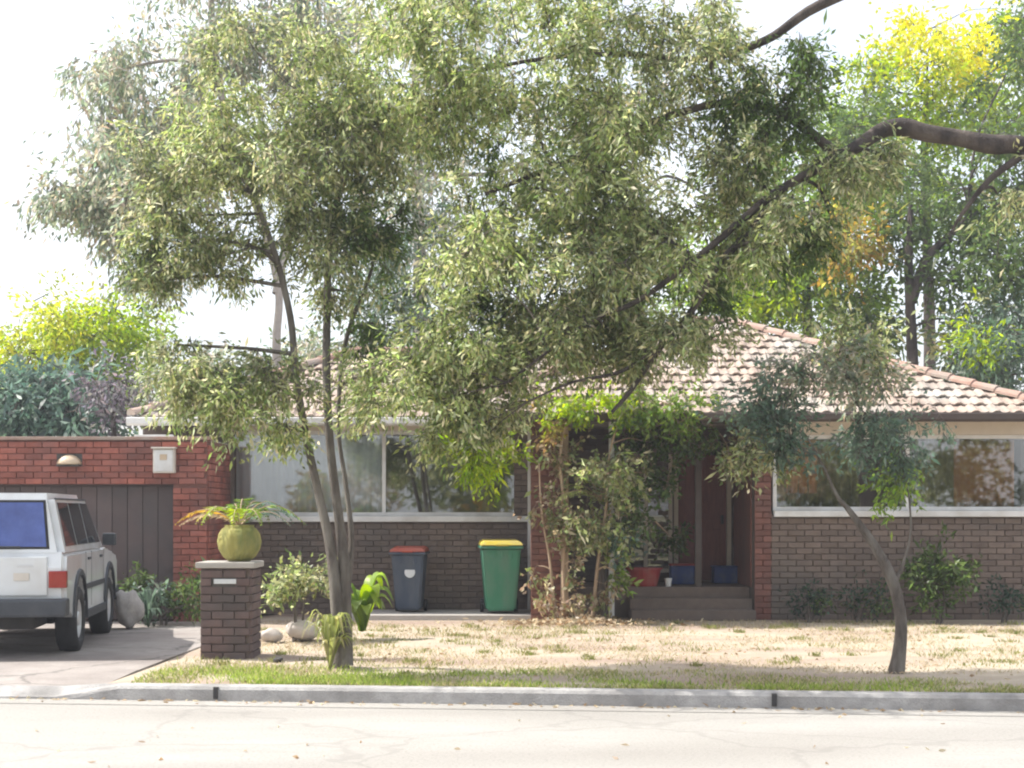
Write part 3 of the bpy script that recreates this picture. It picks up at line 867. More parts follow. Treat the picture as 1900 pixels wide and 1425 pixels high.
curtain('curtain', 'olive brown sheet standing in for a reflection in the left pane of the wide window', M['reflection_olive'], XR0 + 0.3, gx(1600, YRT), YRT + 0.2, SR + 0.02, WTR - 0.06, 9, 3)  # this sheet and the next three paint street reflections behind the panes
curtain('curtain', 'narrow orange sheet standing in for a reflection at the brick pier end of the wide window', M['reflection_orange'], gx(1462, YRT), gx(1520, YRT), YRT + 0.15, SR + 0.25, WTR - 0.06, 3, 4, 0.03)
curtain('curtain', 'olive brown sheet standing in for a reflection just beyond the white mullion of the wide window', M['reflection_olive'], gx(1700, YRT), gx(1775, YRT), YRT + 0.15, SR + 0.04, WTR - 0.06, 5, 5)
curtain('curtain', 'orange sheet standing in for a reflection in the right pane of the wide window', M['reflection_orange'], gx(1765, YRT), gx(1890, YRT), YRT + 0.2, SR + 0.06, WTR - 0.06, 6, 6)

# ------------------------------------------------------------------ garage
gar = empty('garage', (-7.0, 22.0, 0.0))
tag(gar, 'flat roofed red brick garage with dark door left of the house', 'garage')
G = Rel(gar)
GX0, GX1, GY = -10.2, -4.29, 22.0
DZ, GT = 1.94, 2.56
GD0, GD1 = -9.6, gx(322, GY)
gw = G.box('wall', M['mortar_red'], None, GX0, GX1 - 0.001, GY, GY + 0.22, DZ, GT)
G.box('wall_core', M['mortar_red'], gw, GD1, GX1 - 0.002, GY + 0.002, GY + 0.219, 0.0, DZ)
G.box('wall_core', M['mortar_red'], gw, GX0, GD0, GY + 0.002, GY + 0.219, 0.0, DZ)
G.box('wall_core', M['mortar_red'], gw, GX1 - 0.22, GX1, GY + 0.221, YL - 0.02, 0.0, GT)
G.box('wall_core', M['mortar_red'], gw, GX0, GX0 + 0.2, GY + 0.221, 29.0, 0.0, GT)
GB = lay_bricks(GX0, GX1, DZ, GT, GY) + lay_bricks(GD1, GX1, 0.0, DZ, GY)
GB += [(p[0], p[1], p[2], GX1, 'x') for p in lay_bricks(GY + 0.02, YL - 0.04, 0.0, GT, 0)]
def gprio(p):
    u, z, s, plane, axis = p
    if axis == 'y':
        px = CX + (u - 7.0) / 22.0 * F
        return (0 if px > -10 else 2, -z)
    return (1, -z)
set_bricks([G.place(p) for p in GB], M['brick_red'], gw, 300, 7, prio=gprio)
G.box('coping', M['tile_red'], None, GX0 - 0.04, GX1 + 0.05, GY - 0.06, GY + 0.25, GT + 0.003, GT + 0.05, 0.008)
G.box('wall_core', M['mortar_red'], gw, GX0 + 0.21, XL0 - 0.01, 28.8, 29.0, 0.0, GT - 0.09)
G.box('roof', M['slab'], None, GX0 + 0.02, XL0 - 0.005, GY + 0.255, 29.0, GT - 0.08, GT + 0.015)
G.box('roof', M['slab'], None, XL0, GX1 - 0.01, GY + 0.255, YL - 0.005, GT - 0.08, GT + 0.02)
G.box('flashing', M['white'], None, gx(250, 22.9), gx(322, 22.9), 22.85, 22.93, GT + 0.021, GT + 0.12, 0.01)
gd = G.box('door', M['garage_door'], None, GD0 + 0.02, GD1 - 0.02, GY + 0.16, GY + 0.18, 0.02, DZ - 0.001)
nb = 22
bw = (GD1 - GD0 - 0.06) / nb
for i in range(nb):
    G.box('board', M['garage_door'], gd, GD0 + 0.03 + i * bw + 0.006, GD0 + 0.03 + (i + 1) * bw - 0.006, GY + 0.142, GY + 0.159, 0.03, DZ - 0.03, 0.003)
G.box('frame', M['garage_door'], gd, GD1 - 0.018, GD1 + 0.003, GY + 0.06, GY + 0.2, 0.0, DZ)
G.box('handle', M['rim'], gd, -7.3, -7.1, GY + 0.11, GY + 0.14, 0.9, 0.94, 0.008)

# lamp and meter box on the garage
lamp = empty('wall_lamp', (gx(130, GY), GY - 0.035, at(0, 862, GY).z))
tag(lamp, 'beige half dome lamp fixed above the garage door', 'lamp')
bm = bmesh.new()
lathe(bm, [(0.17, 0.0), (0.175, 0.02), (0.15, 0.07), (0.10, 0.115), (0.04, 0.135), (0.005, 0.138)], 20)
for v in bm.verts: v.co.y = min(v.co.y * 0.8, 0.0)
obj('lamp_shade', bm, M['lamp'], lamp, True)
boxo('back_plate', M['iron'], lamp, -0.18, 0.18, 0.002, 0.02, -0.03, 0.15, 0.004)
boxo('base', M['iron'], lamp, -0.16, 0.16, -0.10, 0.0, -0.03, -0.004, 0.006)
mb = empty('meter_box', (gx(308, GY), GY - 0.035, at(0, 878, GY).z))
tag(mb, 'cream metal meter box on the red brick beside the garage door', 'meter box')
boxo('case', M['meter'], mb, -0.15, 0.15, -0.12, 0.0, 0.0, 0.34, 0.01)
boxo('lid', M['white'], mb, -0.13, 0.13, -0.132, -0.122, 0.02, 0.32, 0.006)
boxo('window', M['lamp'], mb, -0.05, 0.05, -0.138, -0.1325, 0.18, 0.26)
boxo('hood', M['meter'], mb, -0.17, 0.17, -0.16, 0.0, 0.341, 0.36, 0.006)

# ------------------------------------------------------------------ letterbox pillar
LX0, LX1, LY = gx(373, 16.35), gx(464, 16.35), 16.35
LD_, LH = 0.52, 0.96
let = empty('letterbox_pillar', ((LX0 + LX1) / 2, LY + LD_ / 2, 0.0))
tag(let, 'dark brown brick letterbox pillar with pale concrete cap on the verge', 'letterbox')
P_ = Rel(let)
core = P_.box('core', M['mortar'], None, LX0, LX1, LY, LY + LD_, -0.03, LH)
LBk = lay_bricks(LX0, LX1, 0.0, LH, LY, holes=((LX0 + 0.13, LX1 - 0.13, 0.76, 0.88),)) + [(p[0], p[1], p[2], LX1, 'x') for p in lay_bricks(LY - 0.02, LY + LD_, 0.0, LH, 0)]
set_bricks([P_.place(p) for p in LBk], M['brick_purple'], core, 300, 8)
P_.box('cap', M['slab'], None, LX0 - 0.05, LX1 + 0.06, LY - 0.06, LY + LD_ + 0.03, LH + 0.003, LH + 0.065, 0.012)
sl_ = P_.box('mail_slot', M['iron'], None, LX0 + 0.12, LX1 - 0.12, LY - 0.026, LY - 0.004, 0.76, 0.88, 0.004)
P_.box('flap', M['rim'], sl_, LX0 + 0.14, LX1 - 0.14, LY - 0.036, LY - 0.0265, 0.80, 0.85, 0.003)

# ------------------------------------------------------------------ bins
def wheelie(name, label, x, y, z, rz, body, lid):
    r = empty(name, (x, y, z), rz)
    tag(r, label, 'bin', 'wheelie bins by the house wall')
    bm = bmesh.new()
    v = hexa(bm, [(-0.21, -0.25, 0.04), (0.21, -0.25, 0.04), (0.21, 0.22, 0.04), (-0.21, 0.22, 0.04),
                  (-0.28, -0.35, 0.96), (0.28, -0.35, 0.96), (0.28, 0.33, 0.96), (-0.28, 0.33, 0.96)])
    bmesh.ops.bevel(bm, geom=bm.edges[:], offset=0.03, segments=2, affect='EDGES')
    obj('body', bm, body, r)
    bm = bmesh.new()
    box(bm, -0.31, 0.31, -0.385, 0.36, 0.945, 0.985, 0.012)
    obj('rim', bm, body, r)
    bm = bmesh.new()
    hexa(bm, [(-0.315, -0.40, 0.988), (0.315, -0.40, 0.988), (0.315, 0.36, 0.988), (-0.315, 0.36, 0.988),
              (-0.27, -0.33, 1.05), (0.27, -0.33, 1.05), (0.27, 0.30, 1.075), (-0.27, 0.30, 1.075)])
    bmesh.ops.bevel(bm, geom=bm.edges[:], offset=0.018, segments=2, affect='EDGES')
    l = obj('lid', bm, lid, r)
    boxo('grip', lid, l, -0.09, 0.09, -0.425, -0.398, 0.985, 1.01, 0.006)
    bm = bmesh.new()
    bmesh.ops.create_cone(bm, cap_ends=True, segments=10, radius1=0.016, radius2=0.016, depth=0.5, matrix=Matrix.Translation((0, 0.42, 0.99)) @ Matrix.Rotation(math.pi / 2, 4, 'Y'))
    for sx in (-0.2, 0.2): box(bm, sx - 0.02, sx + 0.02, 0.34, 0.42, 0.975, 1.005)
    obj('handle', bm, body, r)
    for sx in (-0.25, 0.25):
        bm = bmesh.new()
        bmesh.ops.create_cone(bm, cap_ends=True, segments=18, radius1=0.1, radius2=0.1, depth=0.05, matrix=Matrix.Translation((sx, 0.24, 0.1)) @ Matrix.Rotation(math.pi / 2, 4, 'Y'))
        obj('wheel', bm, M['rubber'], r)
    for i in range(3):
        boxo('rib', body, r, -0.16 + i * 0.13, -0.10 + i * 0.13, -0.345, -0.31, 0.80, 0.93, 0.006)
    return r
by = 22.85
wheelie('wheelie_bin', 'green wheelie bin with yellow lid by the brown brick wall', gx(928, by), by, 0.076, 0.08, M['bin_green'], M['bin_yellow'])
sb = wheelie('wheelie_bin', 'dark slate wheelie bin with red lid by the brown brick wall', gx(758, by), by + 0.25, 0.076, -0.05, M['bin_blue'], M['bin_red'])
sb.scale = (0.86, 0.86, 0.9)
bm = bmesh.new(); lathe(bm, [(0.09, 0.0), (0.09, 0.004)], 20)
bm.transform(Matrix.Translation((0.04, -0.322, 0.66)) @ Matrix.Rotation(math.radians(84), 4, 'X'))
obj('marking', bm, M['rim'], sb)

# ------------------------------------------------------------------ the car
def build_car():
    root = empty('parked_car', (-5.83, 18.35, 0.012), math.radians(7.3))
    tag(root, 'white four wheel drive wagon with blue rear window parked on the driveway', 'car')
    W = 0.89
    yr, yf = -2.05, 2.30         # rear and front of the body
    def arch(yc, r, n=9):
        return [(yc + r * math.cos(a), 0.40 + r * math.sin(a)) for a in np.linspace(0, math.pi, n)]
    prof = [(yr, 0.62), (yr - 0.02, 0.95), (yr + 0.03, 1.12), (0.9, 1.12), (1.0, 1.10), (2.15, 1.02), (yf, 0.92), (yf + 0.02, 0.55), (2.0, 0.42)]
    prof += arch(1.45, 0.45) + [(0.9, 0.40), (-0.55, 0.40)] + arch(-1.10, 0.45)[0:] + [(-1.7, 0.45)]
    bm = bmesh.new()
    def ring(x, inset):
        return [bm.verts.new((x, p[0], p[1])) for p in prof]
    l2, r2 = ring(-W, 0), ring(W, 0)
    n = len(prof)
    for i in range(n):
        j = (i + 1) % n
        bm.faces.new((l2[i], l2[j], r2[j], r2[i]))
    fl = bm.faces.new(l2); frr = bm.faces.new(list(reversed(r2)))
    es = [e for e in fl.edges] + [e for e in frr.edges]
    es = [e for e in es if sum(v.co.z for v in e.verts) / 2 > 0.9 or abs(sum(v.co.y for v in e.verts) / 2) > 1.98]
    bmesh.ops.bevel(bm, geom=es, offset=0.05, segments=3, affect='EDGES')
    bmesh.ops.triangulate(bm, faces=[f for f in bm.faces if len(f.verts) > 4])
    body = obj('body', bm, M['carpaint'], root)
    # cabin: tapered greenhouse
    zb, zt = 1.11, 1.74
    cb = [(-0.865, yr + 0.02), (0.865, yr + 0.02), (0.865, 1.12), (-0.865, 1.12)]
    ct = [(-0.72, yr + 0.17), (0.72, yr + 0.17), (0.72, 0.42), (-0.72, 0.42)]
    bm = bmesh.new()
    hexa(bm, [(*p, zb) for p in cb] + [(*p, zt) for p in ct])
    es = [e for e in bm.edges if sum(v.co.z for v in e.verts) / 2 > zb + 0.1]
    bmesh.ops.bevel(bm, geom=es, offset=0.07, segments=4, affect='EDGES')
    obj('cabin', bm, M['carpaint'], root)
    def lerp(a, b, t): return a + (b - a) * t
    def side_pane(sx, y0b, y1b, y0t, y1t, t0, t1, name='window'):
        bm = bmesh.new()
        def P(y, t, o): return (sx * (lerp(0.865, 0.72, t) + o), y, lerp(zb, zt, t))
        pts = [P(y0b, t0, .006), P(y1b, t0, .006), P(y1t, t1, .006), P(y0t, t1, .006)]
        inn = [P(y0b, t0, -.01), P(y1b, t0, -.01), P(y1t, t1, -.01), P(y0t, t1, -.01)]
        hexa(bm, inn + pts)
        bmesh.ops.recalc_face_normals(bm, faces=bm.faces[:])
        return obj(name, bm, M['carglass'], root)
    for sx in (-1, 1):
        side_pane(sx, yr + 0.22, -1.05, yr + 0.32, -1.05, 0.10, 0.84)
        side_pane(sx, -0.98, -0.18, -0.98, -0.18, 0.10, 0.84)
        side_pane(sx, -0.11, 0.86, -0.11, 0.42, 0.10, 0.84)
    # rear window, tailgate line, lights
    def rear(name, x0, x1, t0, t1, mat, o=0.008):
        bm = bmesh.new()
        def P(x, t, oo): return (x * lerp(1, 0.9, t), lerp(yr + 0.02, yr + 0.17, t) - oo, lerp(zb, zt, t))
        hexa(bm, [P(x0, t0, -.01), P(x1, t0, -.01), P(x1, t1, -.01), P(x0, t1, -.01), P(x0, t0, o), P(x1, t0, o), P(x1, t1, o), P(x0, t1, o)])
        bmesh.ops.recalc_face_normals(bm, faces=bm.faces[:])
        return obj(name, bm, mat, root)
    rear('window_seal', -0.72, 0.72, 0.06, 0.88, M['rubber'], 0.004)
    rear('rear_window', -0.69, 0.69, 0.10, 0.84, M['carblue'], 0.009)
    bm = bmesh.new(); hexa(bm, [(-0.60, 0.9, 1.13), (0.60, 0.9, 1.13), (0.6, 0.93, 1.13), (-0.6, 0.93, 1.13), (-0.55, 0.46, 1.70), (0.55, 0.46, 1.70), (0.55, 0.5, 1.7), (-0.55, 0.5, 1.7)])
    bm.transform(Matrix.Translation((0, 0.185, 0.02)))
    obj('windscreen', bm, M['carglass'], root)
    tg = boxo('tailgate', M['carpaint'], root, -0.70, 0.70, yr - 0.035, yr + 0.0, 0.66, 1.07, 0.012)
    boxo('handle', M['carplastic'], tg, -0.10, 0.10, yr - 0.05, yr - 0.036, 0.97, 1.01, 0.005)
    boxo('number_plate', M['meter'], tg, 0.36, 0.52, yr - 0.045, yr - 0.036, 0.82, 0.90, 0.003)
    for sx in (-1, 1):
        boxo('tail_light', M['taillight'], root, sx * 0.80 - 0.085, sx * 0.80 + 0.10, yr - 0.045, yr + 0.05, 0.74, 0.92, 0.012)
        boxo('head_light', M['rim'], root, sx * 0.68 - 0.12, sx * 0.68 + 0.12, yf - 0.03, yf + 0.03, 0.70, 0.88, 0.012)
    boxo('rear_bumper', M['carplastic'], root, -0.91, 0.91, yr - 0.16, yr + 0.14, 0.44, 0.63, 0.03)
    boxo('front_bumper', M['carplastic'], root, -0.90, 0.90, yf - 0.1, yf + 0.14, 0.42, 0.58, 0.03)
    boxo('grille', M['carplastic'], root, -0.52, 0.52, yf + 0.0, yf + 0.04, 0.66, 0.9, 0.01)
    boxo('chassis', M['chassis'], root, -0.55, 0.55, yr + 0.1, yf - 0.1, 0.30, 0.55, 0.02)
    boxo('axle', M['chassis'], root, -0.62, 0.62, -1.16, -1.04, 0.30, 0.42, 0.03)
    boxo('fuel_tank', M['chassis'], root, -0.35, 0.4, yr + 0.15, yr + 0.65, 0.36, 0.5, 0.03)
    boxo('side_strip', M['carplastic'], root, W + 0.001, W + 0.016, -0.6, 0.95, 0.66, 0.72, 0.004)
    boxo('side_strip', M['carplastic'], root, -W - 0.016, -W - 0.001, -0.6, 0.95, 0.66, 0.72, 0.004)
    boxo('wiper', M['carplastic'], root, -0.05, 0.42, yr - 0.005, yr + 0.012, 1.165, 1.18, 0.003)
    boxo('emblem', M['rim'], tg, 0.40, 0.56, yr - 0.041, yr - 0.0355, 0.965, 0.99, 0.002)
    for sx in (-1, 1):
        for y in (-0.60, -0.145, 0.92):
            boxo('door_seam', M['carplastic'], root, sx * W - 0.004, sx * W + 0.0025, y - 0.006, y + 0.006, 0.45, 1.085)
        for y in (-0.30, 0.72):
            boxo('door_handle', M['carplastic'], root, sx * W - 0.004, sx * W + 0.02, y - 0.16, y, 0.99, 1.02, 0.006)
        boxo('roof_gutter', M['carplastic'], root, sx * 0.735 - 0.012, sx * 0.735 + 0.012, yr + 0.25, 0.40, 1.672, 1.69, 0.004)
    for sx in (-1, 1):
        boxo('sill', M['carplastic'], root, sx * W - 0.04, sx * W + 0.03, -0.62, 0.98, 0.33, 0.42, 0.01)
        boxo('mirror', M['carplastic'], root, sx * 0.98 - 0.08, sx * 0.98 + 0.08, 0.72, 0.82, 1.13, 1.28, 0.02)
        for yc in (-1.10, 1.45):
            # flare round the arch
            bm = bmesh.new()
            rr = []
            for a in np.linspace(0, math.pi, 13):
                ring_ = []
                for (dr, dx) in ((0.0, 0.0), (0.07, 0.0), (0.06, 0.03), (0.0, 0.035)):
                    r = 0.445 + dr
                    ring_.append(bm.verts.new((sx * (W - 0.005 + dx), yc + r * math.cos(a), 0.40 + r * math.sin(a))))
                rr.append(ring_)
            for a, b in zip(rr, rr[1:]):
                for i in range(4): bm.faces.new((a[i], a[(i + 1) % 4], b[(i + 1) % 4], b[i]))
            bmesh.ops.recalc_face_normals(bm, faces=bm.faces[:])
            obj('wheel_flare', bm, M['carplastic'], root)
            # wheel
            bm = bmesh.new()
            prof_t = [(0.22, -0.10), (0.31, -0.12), (0.355, -0.10), (0.365, -0.03), (0.365, 0.03), (0.355, 0.10), (0.31, 0.12), (0.22, 0.10)]
            n_ = 28
            rings = [[bm.verts.new((x, r * math.cos(2 * math.pi * i / n_), r * math.sin(2 * math.pi * i / n_))) for i in range(n_)] for r, x in prof_t]
            for a, b in zip(rings, rings[1:] + rings[:1]):
                for i in range(n_): bm.faces.new((a[i], a[(i + 1) % n_], b[(i + 1) % n_], b[i]))
            bmesh.ops.recalc_face_normals(bm, faces=bm.faces[:])
            wh = obj('wheel', bm, M['rubber'], root, True)
            wh.location = (sx * (W - 0.10), yc, 0.355)
            bm = bmesh.new()
            lathe(bm, [(0.215, -0.09), (0.225, 0.085), (0.20, 0.095), (0.185, 0.05), (0.09, 0.04), (0.08, 0.09), (0.04, 0.10)], 20)
            rm = obj('rim', bm, M['rim'], wh, True)
            rm.rotation_euler = (0, sx * math.pi / 2, 0)
    return root
build_car()

# ------------------------------------------------------------------ porch things
def tub(name, label, cat, loc, r, h, mat, soil=True):
    root = empty(name, loc); tag(root, label, cat)
    bm = bmesh.new()
    lathe(bm, [(r * 0.74, 0.0), (r * 0.98, h * 0.92), (r * 1.06, h * 0.92), (r * 1.06, h), (r * 0.94, h), (r * 0.92, h * 0.85)], 22)
    obj('body', bm, mat, root, False)
    return root
tub('plastic_tub', 'round red plastic tub at the top of the porch edge', 'tub', (gx(1195, 23.2), 23.2, 0.452), 0.26, 0.27, M['plastic_red'])
tub('bucket', 'small white bucket beside the red tub on the porch', 'bucket', (gx(1240, 23.1), 23.1, 0.452), 0.055, 0.12, M['plastic_white'])
cr = empty('storage_crate', (gx(1265, 23.9), 23.9, 0.452)); tag(cr, 'blue storage crate under the porch side window', 'crate')
boxo('body', M['plastic_blue'], cr, -0.18, 0.18, -0.15, 0.15, 0.0, 0.28, 0.015)
boxo('lid', M['plastic_red'], cr, -0.19, 0.19, -0.16, 0.16, 0.282, 0.31, 0.008)
cr = empty('storage_box', (gx(1355, 24.2), 24.2, 0.452)); tag(cr, 'low blue box in front of the porch door', 'box')
boxo('body', M['plastic_blue'], cr, -0.27, 0.27, -0.15, 0.15, 0.0, 0.24, 0.015)
boxo('lid', M['plastic_blue'], cr, -0.285, 0.285, -0.165, 0.165, 0.242, 0.265, 0.008)

# kerb drains
for px, lab in ((402, 'small dark drain outlet in the kerb below the brick letterbox'), (1438, 'small dark drain outlet in the kerb near the leaning tree')):
    Y = 13.9 if px < 900 else 13.3
    x = gx(px, Y)
    d = empty('kerb_drain', (x, kerb_y(x) - 0.012, ZR + 0.01), KA); tag(d, lab, 'drain', 'drain outlets in the kerb')
    boxo('frame', M['iron'], d, -0.022, 0.022, 0.008, 0.05, 0.012, 0.12, 0.004)
    boxo('mouth', M['chassis'], d, -0.018, 0.018, 0.001, 0.0055, 0.02, 0.11)

# rocks and pots
def rock(name, label, loc, r, mat, seed, sq=(1, 1, 0.6)):
    rng = np.random.default_rng(seed)
    bm = bmesh.new()
    bmesh.ops.create_icosphere(bm, subdivisions=3, radius=1.0)
    offs = rng.normal(size=(6, 3)); ph = rng.random(6) * 6
    for v in bm.verts:
        s = 1 + sum(0.09 * math.sin(2.2 * v.co.dot(Vector(o)) + p) for o, p in zip(offs, ph))
        v.co = Vector((v.co.x * sq[0], v.co.y * sq[1], v.co.z * sq[2])) * s * r
    zmin = min(v.co.z for v in bm.verts)
    for v in bm.verts: v.co.z = max(v.co.z - zmin - 0.02 * r, -0.02)
    o = obj(name, bm, mat, None, True); o.location = loc
    return tag(o, label, 'rock')
rock('garden_rock', 'pale rounded rock between the letterbox and the street tree', (gx(555, 18.8), 18.8, 0), 0.20, M['pot_pale'], 1)
rock('garden_rock', 'small pale rock nearest the letterbox in the garden bed', (gx(503, 18.6), 18.6, 0), 0.13, M['pot_pale'], 2)
rock('garden_rock', 'grey rock in front of the garage door beside the car', (gx(237, 20.5), 20.5, 0), 0.16, M['stone'], 3, (1, 1, 1.4))
rock('verge_stone', 'small dark stone on the grass right of the letterbox', (gx(516, 16.0), 16.0, 0), 0.05, M['darkstone'], 4)

# ------------------------------------------------------------------ trees
OLV = [(0.20, 0.24, 0.10), (0.26, 0.29, 0.12), (0.15, 0.185, 0.085), (0.40, 0.41, 0.22), (0.50, 0.50, 0.32)]  # the palest tones paint highlights on the leaves
OLV2 = [(0.25, 0.31, 0.115), (0.33, 0.38, 0.145), (0.18, 0.23, 0.09), (0.48, 0.50, 0.26), (0.56, 0.56, 0.36)]  # again with pale leaf highlights put into the colour
GUM = [(0.22, 0.27, 0.19), (0.29, 0.33, 0.23), (0.18, 0.22, 0.165), (0.38, 0.34, 0.24), (0.45, 0.44, 0.36)]  # palest tone is a painted leaf highlight
LIME = [(0.26, 0.36, 0.035), (0.33, 0.41, 0.04), (0.20, 0.29, 0.03)]
YEL = [(0.62, 0.60, 0.05), (0.54, 0.56, 0.05), (0.70, 0.62, 0.06)]
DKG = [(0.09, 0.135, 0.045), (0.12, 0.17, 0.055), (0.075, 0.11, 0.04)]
TEAL = [(0.10, 0.155, 0.12), (0.13, 0.19, 0.15), (0.08, 0.12, 0.095)]
BLUG = [(0.12, 0.17, 0.125), (0.15, 0.205, 0.15), (0.10, 0.14, 0.105)]
ORG = [(0.40, 0.26, 0.07), (0.44, 0.34, 0.10), (0.33, 0.31, 0.08), (0.25, 0.29, 0.08)]
BRN = [(0.36, 0.27, 0.18), (0.45, 0.37, 0.26), (0.26, 0.18, 0.11), (0.52, 0.46, 0.34), (0.27, 0.27, 0.13)]
MIX = BRN + [(0.2, 0.24, 0.1), (0.26, 0.3, 0.13), (0.33, 0.36, 0.18)]
GRN = [(0.17, 0.25, 0.055), (0.22, 0.31, 0.065), (0.13, 0.19, 0.05)]
PRP = [(0.17, 0.15, 0.17), (0.21, 0.19, 0.20), (0.14, 0.13, 0.14)]

YS = 15.5
SB = at(635, 1240, YS); SB.z = 0
grow('street_tree', 'slender multi stemmed street tree with olive foliage rising from the grass verge', 'tree', (SB.x, YS, -0.02), [
    pl([(630, 1248, YS, .105), (630, 1190, YS, .075), (624, 1110, YS, .064), (612, 1010, YS, .05), (590, 910, YS, .042), (566, 800, YS, .038), (548, 690, YS - .05, .036), (539, 590, YS - .1, .033), (510, 470, YS - .2, .03), (470, 360, YS - .3, .02)]),
    pl([(640, 1235, YS, .085), (640, 1130, YS + .04, .066), (638, 1040, YS + .05, .055), (626, 940, YS + .08, .046), (612, 820, YS + .1, .042), (606, 700, YS + .15, .041), (607, 580, YS + .2, .038), (612, 450, YS + .25, .035), (640, 330, YS + .3, .025), (690, 220, YS + .3, .015)]),
    pl([(644, 1100, YS + .04, .036), (652, 1000, YS + .15, .028), (642, 900, YS + .25, .024), (628, 790, YS + .3, .021), (640, 640, YS + .4, .025), (690, 500, YS + .5, .018)]),
], [
    pc(460, 320, 150, 100, YS - .3, .8, 70, OLV), pc(330, 400, 105, 80, YS - .2, .6, 44, OLV), pc(610, 290, 150, 90, YS + .3, .8, 70, OLV),
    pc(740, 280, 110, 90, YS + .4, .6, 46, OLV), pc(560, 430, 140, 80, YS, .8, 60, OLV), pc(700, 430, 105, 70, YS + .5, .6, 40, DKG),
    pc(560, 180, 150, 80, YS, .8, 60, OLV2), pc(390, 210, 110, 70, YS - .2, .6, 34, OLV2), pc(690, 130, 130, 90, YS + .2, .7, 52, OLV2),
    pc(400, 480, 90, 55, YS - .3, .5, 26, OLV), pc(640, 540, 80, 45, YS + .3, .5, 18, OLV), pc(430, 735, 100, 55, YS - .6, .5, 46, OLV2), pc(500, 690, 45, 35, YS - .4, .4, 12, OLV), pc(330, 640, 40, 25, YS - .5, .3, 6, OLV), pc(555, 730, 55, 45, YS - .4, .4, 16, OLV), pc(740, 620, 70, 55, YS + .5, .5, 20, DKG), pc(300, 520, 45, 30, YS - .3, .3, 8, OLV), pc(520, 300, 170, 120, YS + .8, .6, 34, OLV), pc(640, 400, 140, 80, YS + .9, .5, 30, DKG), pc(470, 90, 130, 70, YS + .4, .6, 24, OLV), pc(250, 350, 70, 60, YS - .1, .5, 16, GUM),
    pc(360, 700, 60, 45, YS - .6, .4, 20, OLV), pc(280, 470, 60, 40, YS - .2, .4, 10, DKG), pc(690, 700, 70, 50, YS + .3, .5, 16, OLV2),
    pc(330, 300, 90, 60, YS - .2, .5, 22, OLV), pc(530, 800, 35, 40, YS - .3, .3, 7, OLV2),
], 21, leaf=(0.070, 0.0245), per=84, sig=0.125, droop=0.5, bark='bark')

YG = 31.0
grow('gum_tree', 'tall hazy gum tree with pale trunk behind the left end of the house', 'tree', (gx(515, YG), YG, -0.05), [
    pl([(524, 1120, YG, .13), (519, 800, YG, .10), (513, 640, YG, .085), (517, 540, YG, .075), (490, 420, YG, .095), (440, 280, YG, .08), (400, 120, YG, .08), (390, -40, YG, .05)]),
    pl([(512, 545, YG, .08), (540, 400, YG + .4, .09), (560, 220, YG + .6, .07), (540, 20, YG + .6, .04)]),
    pl([(470, 360, YG, .08), (380, 330, YG - .3, .06), (270, 310, YG - .5, .04), (170, 340, YG - .5, .025)]),
], [
    pc(250, 240, 110, 110, YG - .5, 1.6, 70, GUM), pc(170, 345, 90, 50, YG - .5, 1.2, 34, GUM), pc(380, 120, 150, 95, YG, 1.8, 80, GUM),
    pc(520, 50, 150, 80, YG + .5, 1.8, 70, GUM), pc(120, 370, 55, 32, YG - .5, .9, 12, GUM), pc(430, -60, 200, 80, YG, 2, 80, GUM),
    pc(300, 360, 120, 70, YG - .4, 1.5, 50, GUM), pc(215, 130, 70, 45, YG - .4, 1, 18, GUM), pc(420, 260, 150, 90, YG, 1.6, 60, GUM),
    pc(620, 110, 90, 90, YG + .6, 1.4, 40, GUM), pc(285, 500, 60, 28, YG - .2, .8, 10, GUM), pc(220, 430, 60, 30, YG - .4, .8, 12, GUM),
], 22, leaf=(0.16, 0.055), per=60, sig=0.27, droop=0.9, bark='bark_pale', twig=0.012, group='trees behind the house', gap=0.8)

